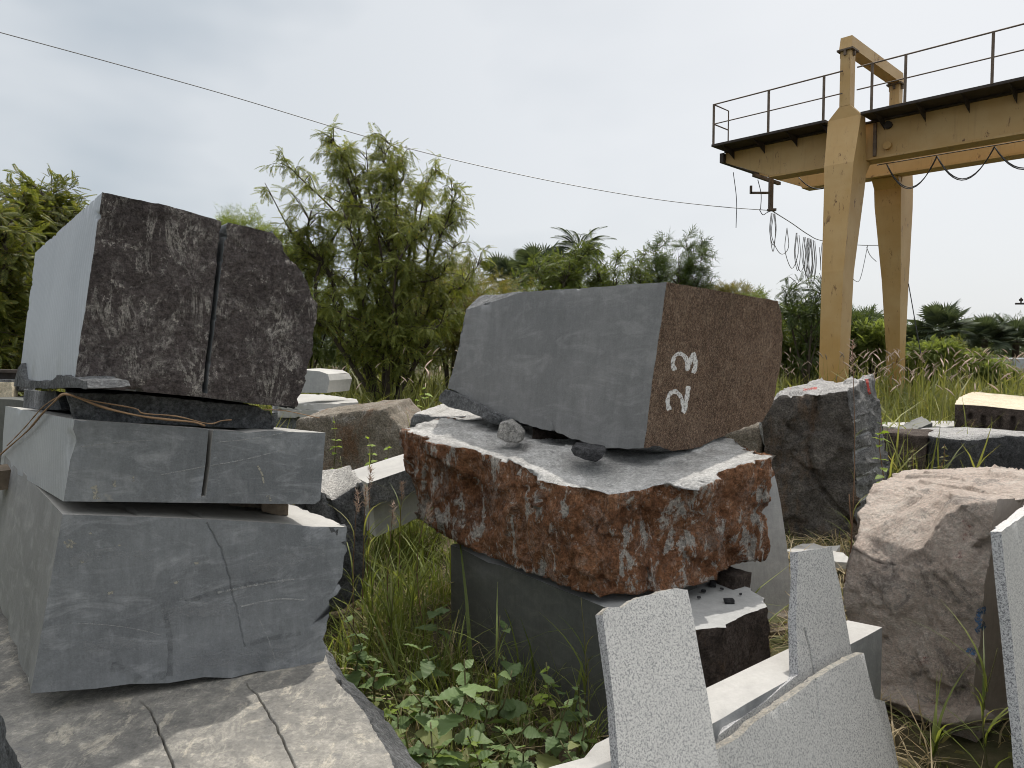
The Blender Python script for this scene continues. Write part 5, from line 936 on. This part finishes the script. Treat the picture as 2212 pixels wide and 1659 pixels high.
for u, v, Y, lab in ((1255, 1290, 2.9, 'thin grass stalk before the lower edge of the rust red rock'), (1270, 1420, 2.7, 'arching grass clump left of the tall light granite slab'), (1080, 1330, 2.95, 'grass clump against the shaded base block'), (985, 1360, 3.3, 'grass clump at the left corner of the shaded base block'), (850, 1270, 3.6, 'arching grass clump in the sunlit gap'), (800, 1210, 3.7, 'leaning grass clump beside the rough drilled block'), (905, 1210, 3.9, 'grass clump under the left end of the rust red rock'), (2010, 1590, 2.75, 'arching grass clump under the pink boulder'), (2155, 1400, 2.5, 'grass clump in the dark gap beside the pink boulder')):
    b = at(u, 1500, Y); b[2] = 0 if u < 1900 else 0.; stalk(lab, at(u, v, Y), b, [(rng.uniform(.02, .75), rng.random()*6.3, rng.uniform(.16, .36)) for _ in range(12)], 0, mat='stem_green', grp='arching grass clumps')
for u, v, Y, lab in ((1975, 968, 6.9, 'dry seeding weed left before the black split block'), (2040, 960, 6.8, 'dry seeding weed right before the black split block'), (1905, 905, 6.0, 'bright small vine beside the foot of the tall dark boulder')):
    tp_ = at(u, v, Y); weed(lab, tp_, A3(tp_[0], tp_[1], .2), .06 if 'dry' in lab else .10, 'small weeds before the split blocks', 12, 'leaf_brown' if 'dry' in lab else 'leaf_vine', 'stalk')
# ------------------------------------------------------------------ light, sky, camera
EL, AZ = RAD(61), RAD(26)
sd = A3(sin(AZ)*cos(EL), cos(AZ)*cos(EL), sin(EL))
sun = bpy.data.lights.new('sun', 'SUN'); sun.energy = 2.35; sun.angle = RAD(.9); sun.color = (1, .95, .87)
so = bpy.data.objects.new('sun', sun); COL.objects.link(so); so.rotation_euler = Vector(-sd).to_track_quat('-Z', 'Y').to_euler(); so.location = (0, 0, 30)
w = bpy.data.worlds.new('World'); S.world = w; w.use_nodes = True; nt = w.node_tree; nt.nodes.clear()
def wn(t, **kw):
    n = nt.nodes.new('ShaderNode'+t)
    for k, v in kw.items(): setattr(n, k, v)
    return n
ln = nt.links.new
out = wn('OutputWorld'); bg = wn('Background'); bg.inputs[1].default_value = .1; ln(bg.outputs[0], out.inputs[0])
sky = wn('TexSky', sky_type='NISHITA'); sky.sun_disc = False; sky.sun_elevation = EL; sky.sun_rotation = AZ; sky.dust_density = 3
tc = wn('TexCoord'); mp = wn('Mapping'); mp.inputs[3].default_value = (1, 1, 2.2); ln(tc.outputs['Generated'], mp.inputs[0])
n1 = wn('TexNoise'); n1.inputs['Scale'].default_value = 1.7; n1.inputs['Detail'].default_value = 4; n1.inputs['Roughness'].default_value = .52; ln(mp.outputs[0], n1.inputs[0])
rp = wn('ValToRGB'); rp.color_ramp.elements[0].position = .40; rp.color_ramp.elements[0].color = (3.2, 3.65, 4.05, 1); rp.color_ramp.elements[1].position = .62; rp.color_ramp.elements[1].color = (5.1, 5.35, 5.55, 1); ln(n1.outputs[0], rp.inputs[0])
dt = wn('VectorMath', operation='DOT_PRODUCT'); ln(tc.outputs['Generated'], dt.inputs[0]); dt.inputs[1].default_value = (sin(RAD(42))*cos(RAD(22)), cos(RAD(42))*cos(RAD(22)), sin(RAD(22)))
gl = wn('MapRange'); ln(dt.outputs['Value'], gl.inputs[0])
for i, v in ((1, .55), (2, 1.), (3, 0.), (4, 1.)): gl.inputs[i].default_value = v
mg = wn('Mix', data_type='RGBA'); ln(gl.outputs[0], mg.inputs[0]); ln(rp.outputs[0], mg.inputs[6]); mg.inputs[7].default_value = (6.2, 6.3, 6.4, 1)
sx = wn('SeparateXYZ'); ln(tc.outputs['Generated'], sx.inputs[0]); ez = wn('MapRange'); ln(sx.outputs[2], ez.inputs[0])   # an overcast sky is brighter overhead than low down
for i, v in ((1, .45), (2, 1.), (3, 1.), (4, 2.6)): ez.inputs[i].default_value = v
nu = wn('Mix', data_type='RGBA'); nf = wn('MapRange'); ln(sx.outputs[2], nf.inputs[0]); ln(nf.outputs[0], nu.inputs[0]); ln(mg.outputs[2], nu.inputs[6]); nu.inputs[7].default_value = (4.75, 4.7, 4.6, 1)
for i, v in ((1, .42), (2, .8), (3, 0.), (4, 1.)): nf.inputs[i].default_value = v
mx = wn('Mix', data_type='RGBA'); mx.inputs[0].default_value = .9; ln(sky.outputs[0], mx.inputs[6]); ln(nu.outputs[2], mx.inputs[7]); vs = wn('VectorMath', operation='SCALE'); ln(mx.outputs[2], vs.inputs[0]); ln(ez.outputs[0], vs.inputs[3]); ln(vs.outputs[0], bg.inputs[0])
cam = bpy.data.cameras.new('camera'); co = bpy.data.objects.new('camera', cam); COL.objects.link(co); S.camera = co
cam.sensor_width = 36; cam.lens = 36*FOC/2212; cam.clip_end = 3000; cam.clip_start = .05; co.location = CAM; co.rotation_euler = (pi/2-PIT, 0, 0)
S.view_settings.view_transform = 'Standard'; S.view_settings.look = 'None'; S.view_settings.gamma = 1; S.view_settings.exposure = .5
S.cycles.filter_width = 1.0; S.cycles.max_bounces = 5; S.cycles.diffuse_bounces = 3; S.cycles.glossy_bounces = 2; S.cycles.transmission_bounces = 4; S.cycles.transparent_max_bounces = 8
S.cycles.use_adaptive_sampling = True; S.cycles.adaptive_threshold = .02; S.cycles.adaptive_min_samples = 16
